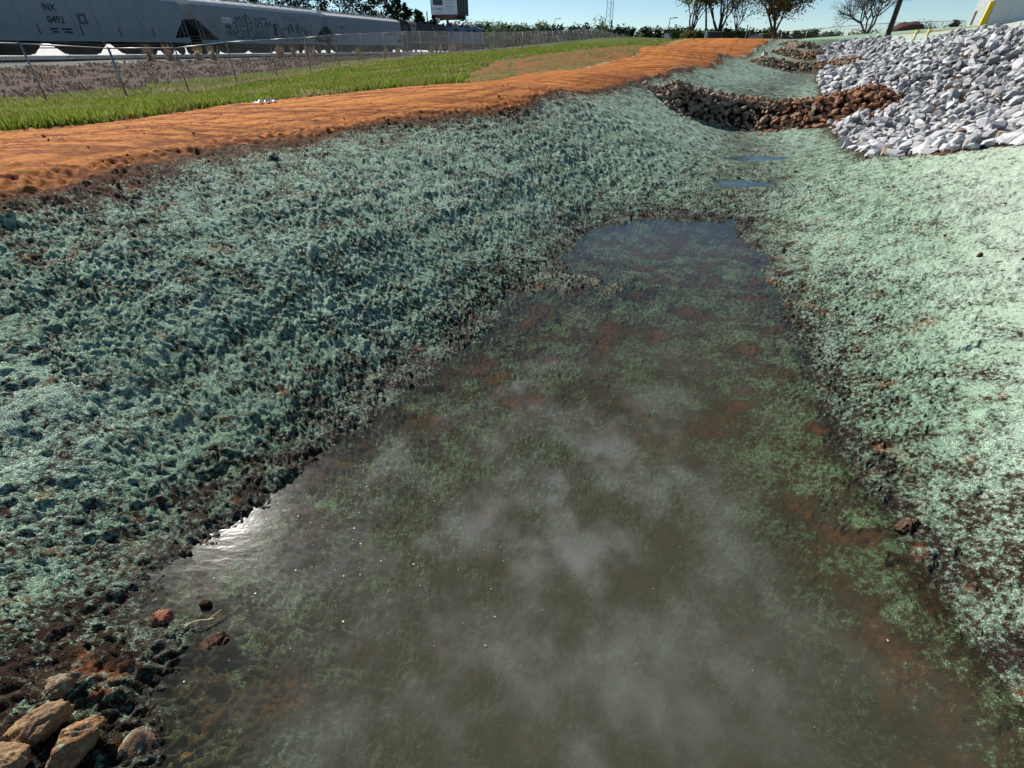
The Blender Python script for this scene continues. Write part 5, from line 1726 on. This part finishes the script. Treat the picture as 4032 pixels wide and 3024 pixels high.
for i, (u, vt, w, Y, mt, lb) in enumerate((
        (2670, 104, 2.6, 92, LM_GREEN, "rounded green shrub just right of the notice board"),
        (2712, 118, 1.8, 80, LM_YEL, "small yellow green shrub at the foot of the forked tree"),
        (2752, 116, 2.4, 90, LM_GREEN, "grey green shrub left of the pale marker post"),
        (2905, 112, 3.4, 95, LM_DGREEN, "dark shrub behind the small crooked tree"),
        (2950, 122, 2.6, 92, LM_DGREEN, "dark shrub behind the thin grey posts"),
        (3255, 126, 3.0, 100, LM_GREEN, "low green shrub at the left end of the skyline fence"),
        (3300, 120, 2.6, 104, LM_DGREEN, "low dark shrub left of the leafless tree"),
        (3380, 113, 3.2, 104, LM_TAN, "brownish shrub under the leafless tree, left side"),
        (3448, 112, 3.6, 104, LM_DGREEN, "dark shrub under the leafless tree, right side"),
        (3560, 96, 3.0, 110, LM_TAN, "tan twiggy shrub behind the dark red soil mound"),
        (3645, 79, 3.2, 98, LM_GREEN, "round topped green shrub on the skyline, tallest of the field's edge"),
        (3612, 95, 2.6, 100, LM_GREEN, "green shrub left of the round topped one on the skyline"),
        (3675, 93, 2.4, 100, LM_DGREEN, "dark green shrub right of the round topped one on the skyline"),
        (3735, 90, 3.0, 112, LM_TAN, "pale twiggy shrub behind the black sack"),
        (3790, 86, 2.6, 112, LM_TAN, "pale twiggy shrub touching the white building's left edge"))):
    bush("shrub", lb, u, vt, w, Y, 300 + i, mt, group="shrubs along the skyline", zb=W(u, 150, Y)[2] - 1.2 if u > 3200 else None, n=700, lsize=.13)

# tall pines behind the train
def crown_points(rnd, n, w, h, base, layers=True):
    t = rnd.random(n) ** .75
    rad = (w / 2) * (1 - .75 * t) * (0.55 + .6 * rnd.random(n)) * (1 + .3 * np.sin(t * 26 + rnd.random() * 6))
    a = rnd.random(n) * 6.283
    return np.stack([rad * np.cos(a), rad * np.sin(a), base + t * (h - base)], 1)
def conifer(name, label, u, vtop, w, Y, seed, mat, n=1500, lsize=.33, group=None, basef=.25):
    x, y, zt = W(u, vtop, Y)
    g = -1.0
    th = empty(name, (x, y, g)); tag(th, label, "tree", group)
    h = zt - g
    rnd = np.random.default_rng(seed)
    # several lobes make an uneven, open crown
    P = []
    nl = 16
    for k in range(nl):
        f = basef + (1 - basef) * (k + .5) / nl
        rr_ = w / 2 * (1 - f) ** .55 * 1.05 + .3
        a = rnd.random() * 6.283
        c = np.array([math.cos(a) * rr_ * .6, math.sin(a) * rr_ * .6, h * f])
        m_ = n // nl
        q = rnd.normal(size=(m_, 3)) * np.array([rr_ * .42, rr_ * .42, h * .035])
        P.append(q + c)
    P = np.concatenate(P)
    V, F = leaf_quads(P, lsize, rnd)
    link("crown", np_mesh("crown", V, F, False), th, mat)
    mb = MB().tube((0, 0, -.3), (0, 0, h * .97), .22, .04, 7, cap=False)
    for k in range(10):
        f = basef + (1 - basef) * k / 10; a = k * 2.4
        L_ = w / 2 * (1 - f) ** .5
        mb.tube((0, 0, h * f), (math.cos(a) * L_, math.sin(a) * L_, h * f + .2), .05, .015, 4, cap=False)
    mb.build("trunk", MAT_BARK, th)
ORD = ['first', 'second', 'third', 'fourth', 'fifth', 'sixth', 'seventh', 'eighth', 'ninth', 'tenth', 'eleventh', 'twelfth', 'thirteenth', 'fourteenth', 'fifteenth', 'sixteenth']
pg = "tall dark pines behind the train"
for i, (u, vt, w) in enumerate(((905, -80, 9), (985, -60, 8), (1060, -95, 9), (1130, -60, 8), (1190, -110, 9), (1255, -45, 7), (1330, -90, 9), (1400, -100, 9), (1450, -40, 7), (1505, -50, 8), (1560, -10, 7), (1600, 20, 5.5), (1645, 42, 5), (1705, 62, 4.5))):
    conifer("pine_tree", ORD[i] + " dark pine from the left in the close row behind the hopper cars", u, vt, w, 165 + 6 * (i % 3), 700 + i, LM_PINE, 1500, .36, pg, .12)

# mixed trees beyond the end of the train
def broad(name, label, u, vtop, w, Y, seed, mat, n, lsize, group=None, zb=-1.2, squash=1.0):
    x, y, zt = W(u, vtop, Y)
    th = empty(name, (x, y, zb)); tag(th, label, "tree", group)
    h = zt - zb
    rnd = np.random.default_rng(seed)
    P = []
    nl = 14
    for k in range(nl):
        f = .22 + .72 * rnd.random()
        rr_ = w / 2 * math.sqrt(max(.05, 1 - ((f - .5) / .55) ** 2))
        a = rnd.random() * 6.283; q_ = rnd.random() ** .5
        c = np.array([math.cos(a) * rr_ * q_ * .8, math.sin(a) * rr_ * q_ * .8, h * f])
        P.append(rnd.normal(size=(n // nl, 3)) * np.array([w * .13, w * .13, h * .07]) + c)
    V, F = leaf_quads(np.concatenate(P), lsize, rnd)
    link("crown", np_mesh("crown", V, F, False), th, mat)
    mb = MB().tube((0, 0, -.3), (0, 0, h * .8), .2, .05, 6, cap=False)
    r_ = random.Random(seed)
    for k in range(7):
        f = .25 + .08 * k; a = k * 2.4
        mb.tube((0, 0, h * f), (math.cos(a) * w * .35, math.sin(a) * w * .35, h * (f + .18)), .07, .02, 4, cap=False)
    mb.build("trunk", MAT_BARK, th)
gm = "mixed trees beyond the end of the train"
mix = [(1790, 88, 5, LM_TAN), (1850, 84, 5.5, LM_TAN), (1885, 92, 5, LM_GREEN), (1925, 80, 6, LM_GREEN), (1965, 86, 6, LM_PALE), (2005, 96, 6, LM_DGREEN), (2050, 92, 6, LM_GREEN),
       (2030, 130, 5, LM_TAN), (1985, 140, 5, LM_TAN), (2085, 100, 5, LM_GREEN), (2120, 88, 5, LM_PALE), (2160, 96, 5.5, LM_DGREEN), (2110, 135, 5, LM_TAN), (1940, 135, 4.5, LM_PALE)]
for i, (u, vt, w, mt) in enumerate(mix):
    nm = {"tan_spring_leaves": "tan budding tree", "mid_green_leaves": "mid green tree", "pale_green_leaves": "pale green tree", "dark_wood_leaves": "dark green tree"}[mt.name]
    nm += ", " + ORD[sorted(q[0] for q in mix).index(u)] + " from the left in the belt by the blue locomotive"
    broad("tree", nm, u, vt, w, 172 + 5 * (i % 4), 800 + i, mt, 900, .28, gm)
broad("poplar_tree", "slender pale green tree left of the lattice tower, tallest in the far wood", 2355, 66, 3.6, 195, 881, LM_PALE, 700, .24, "pale trees in the far wood")
broad("poplar_tree", "second slender pale tree, close right of the tallest one in the far wood", 2378, 76, 2.6, 197, 882, LM_PALE, 350, .24, "pale trees in the far wood")
broad("poplar_tree", "small pale tree rising left of the distant lamp post", 2152, 80, 2.4, 195, 883, LM_PALE, 300, .24, "pale trees in the far wood")
broad("poplar_tree", "pale young tree low in the dark wood left of the short armed lamp post", 2527, 120, 3.0, 185, 884, LM_PALE, 450, .24, "pale trees in the far wood")

# far wood, one mass
rnd = np.random.default_rng(5)
P = []
xs_ = np.linspace(1150, 3330, 170)
for i, u in enumerate(xs_):
    top = float(np.interp(u, [1150, 1700, 2050, 2180, 2250, 2330, 2420, 2500, 2700, 2900, 3100, 3330], [60, 90, 104, 100, 92, 96, 92, 106, 112, 108, 118, 128])) + rnd.normal(0, 5)
    Yt = 205 + rnd.uniform(-12, 25)
    x, y, zt = W(u + rnd.normal(0, 6), top, Yt)
    h = zt + 1.5
    for k in range(12):
        f = .9 * rnd.random() ** 1.2
        c = np.array([x + rnd.normal(0, 1.3) * (1.15 - f), y + rnd.normal(0, 1.1), -1.5 + h * f])
        P.append(rnd.normal(size=(30, 3)) * np.array([.85, .85, .75]) * (1.25 - .6 * f) + c)
V, F = leaf_quads(np.concatenate(P), .46, rnd)
tag(link("far_wood", np_mesh("far_wood", V, F, False), None, LM_DGREEN), kind="stuff")

# ------------------------------------------------------------------ grass, dead weeds
def blade_mat(name, cols, trans=.5):
    m, nt, out = new_mat(name)
    b = NB(nt)
    isl = b.island()
    c = b.mix(isl, cols[0], cols[1])
    c = b.mix(b.ramp(b.noise(b.pos(), .5, 3), .45, .65, 0, .75), c, cols[2])
    dry = b.attr("dry")
    c = b.mix(dry, c, b.mix(isl, (.26, .21, .10), (.46, .39, .22)))
    d = b.n("ShaderNodeBsdfDiffuse"); b.l(c, d.inputs[0])
    t = b.n("ShaderNodeBsdfTranslucent"); b.l(c, t.inputs[0])
    mx = b.n("ShaderNodeMixShader"); mx.inputs[0].default_value = trans
    b.l(d.outputs[0], mx.inputs[1]); b.l(t.outputs[0], mx.inputs[2])
    b.l(mx.outputs[0], out.inputs[0])
    return m
def blades(name, P, H, Wd, dry, mat, lean=.35):
    n = len(P)
    a = rnd.random(n) * 6.283
    w = np.stack([np.cos(a), np.sin(a), np.zeros(n)], 1) * Wd[:, None]
    tip = P + np.stack([rnd.normal(0, lean, n) * H, rnd.normal(0, lean, n) * H, H], 1)
    mid_ = P + (tip - P) * .55 + np.stack([np.zeros(n), np.zeros(n), H * .12], 1)
    V = np.stack([P - w, P + w, mid_ + w * .7, tip, mid_ - w * .7], 1).reshape(-1, 3)
    k = np.arange(n) * 5
    F = np.stack([k, k + 1, k + 2, k + 4], 1)
    F2 = np.stack([k + 4, k + 2, k + 3], 1)
    me = bpy.data.meshes.new(name)
    me.vertices.add(len(V)); me.vertices.foreach_set("co", V.astype(np.float32).ravel())
    lp = np.concatenate([F.ravel(), F2.ravel()]).astype(np.int32)
    me.loops.add(len(lp)); me.loops.foreach_set("vertex_index", lp)
    me.polygons.add(2 * n)
    me.polygons.foreach_set("loop_start", np.concatenate([np.arange(n) * 4, 4 * n + np.arange(n) * 3]).astype(np.int32))
    me.update(calc_edges=True)
    attr(me, "dry", np.repeat(dry, 5))
    return tag(link(name, me, None, mat), kind="stuff")
N = 420000
az_ = rnd.uniform(math.radians(-47), math.radians(22), N)
rg = np.exp(rnd.uniform(math.log(7.0), math.log(75), N))
gx_, gy_ = rg * np.sin(az_), rg * np.cos(az_)
mk_ = masks(gx_, gy_)
ok = ((mk_['grass'] > .5) | ((mk_['patch'] > .5) & (fbm(gx_ / 1.6, gy_ / 1.6, 93, 3) > .06))) & (mk_['fx'] < 9)
gx_, gy_, rg = gx_[ok], gy_[ok], rg[ok]; fxx = mk_['fx'][ok]; upp = (mk_['n'] - mk_['nu'])[ok]
gzz = ground0(gx_, gy_)
band = np.exp(-((fxx + .2 + .5 * fbm(gx_ / 3, gy_ / 3, 90, 2)) / .8) ** 2)
patchy = .6 + .6 * np.clip(.5 + fbm(gx_ / 2, gy_ / 2, 91, 3) * 1.6, 0, 1)
Hh = (.06 + .10 * rnd.random(len(gx_))) * patchy * (1 - .35 * sstep(25, 60, rg)) * (1 + .5 * np.exp(-np.clip(upp, 0, 9) / .8))
dryv = np.clip(band * .9 + .5 * (rnd.random(len(gx_)) < .14) + .55 * sstep(.05, .45, fbm(gx_ / 2.5, gy_ / 2.5, 92, 3)), 0, 1)
dryv = np.clip(dryv + .45 * (mk_['patch'][ok] > .5), 0, 1)
Hh = np.where(mk_['patch'][ok] > .5, Hh * .5, Hh)
dryv = np.where(fxx > 1.2, np.clip(dryv + .2, 0, 1), dryv)
GRASS = blade_mat("grass_blades", ((.085, .135, .015), (.24, .31, .045), (.18, .18, .038)))
blades("grass", np.stack([gx_, gy_, gzz - .02], 1), Hh, .003 + .0006 * rg, dryv, GRASS)
print("grass", len(gx_))
# dead weeds on the embankment
N = 70000
az_ = rnd.uniform(math.radians(-47), math.radians(2), N)
rg = np.exp(rnd.uniform(math.log(22), math.log(90), N))
gx_, gy_ = rg * np.sin(az_), rg * np.cos(az_)
mk_ = masks(gx_, gy_)
cl_ = fbm(gx_ / 1.3, gy_ / 1.3, 95, 3)
ok = (mk_['dead'] > .5) & (cl_ > -.12)
gx_, gy_, rg = gx_[ok], gy_[ok], rg[ok]
DEAD = blade_mat("dead_weeds", ((.085, .060, .045), (.19, .14, .10), (.11, .072, .055)), .25)
blades("dead_weeds", np.stack([gx_, gy_, ground0(gx_, gy_) - .03], 1), .05 + .13 * rnd.random(len(gx_)), .006 + .0008 * rg, .15 * (rnd.random(len(gx_)) < .3), DEAD, .7)
# straw clumps beside the track
MAT_STRAW = blade_mat("dry_straw_stalks", ((.20, .14, .075), (.38, .28, .16), (.30, .22, .12)), .3)
for i, (u, vb) in enumerate(((590, 224), (672, 226), (785, 228), (840, 227), (1100, 232), (1112, 232), (1160, 232), (1215, 230), (1240, 228), (1410, 226), (1520, 224), (1568, 222), (1700, 214), (1735, 213), (1775, 212), (1790, 212))):
    rx, rz = ray(u, vb)
    # stand them on the embankment crest, 14.5 m beyond the fence
    Yc = (-23.8 - 14.8 / .9578) / (rx - .3)
    x, y = rx * Yc, Yc
    n = 46
    P0 = np.stack([x + rnd.normal(0, .13, n), y + rnd.normal(0, .13, n), np.full(n, gz(x, y) - .05)], 1)
    o = blades("straw_clump", P0 - np.array([x, y, gz(x, y)]), rnd.uniform(.5, 1.25, n), np.full(n, .03), np.zeros(n), MAT_STRAW, .14)
    o.location = (x, y, gz(x, y))
    del o["kind"]
    tag(o, ORD[i] + " tall dry straw clump from the left, between chain-link fence and rails", "weed clump", "straw clumps along the track")

# ------------------------------------------------------------------ pale floating flecks, clustered at the glint to imitate sun sparkle
n = 900
U = np.concatenate([rnd.normal(1250, 330, 420), rnd.uniform(700, 3600, 70)]); Vv = np.concatenate([rnd.normal(1980, 220, 420), rnd.uniform(1100, 3000, 70)])
pts = np.array([WZ(u, v, ZW + .004) for u, v in zip(U, Vv)])
dpt = ZW - ground_at(pts[:, 0], pts[:, 1])
pts = pts[dpt > .02]
V, F = [], []
for p in pts:
    s = abs(rnd.normal(0, .0016)) + .0009
    if rnd.random() < .03: s *= 2.6
    a = rnd.random() * 6.283; k = len(V)
    nv = 5
    for j in range(nv):
        t = a + 2 * math.pi * j / nv; q = s * rnd.uniform(.5, 1.2)
        V.append((p[0] + q * math.cos(t), p[1] + q * math.sin(t), p[2] + rnd.uniform(0, .0015)))
    F.append(tuple(range(k, k + nv)))
tag(link("floating_sparkle_flecks", mesh_from("floating_sparkle_flecks", V, F), None, simple_mat("pale_sparkle_fleck", (.50, .50, .44), .4, 0, .3, 30, spec=.5)), kind="stuff")
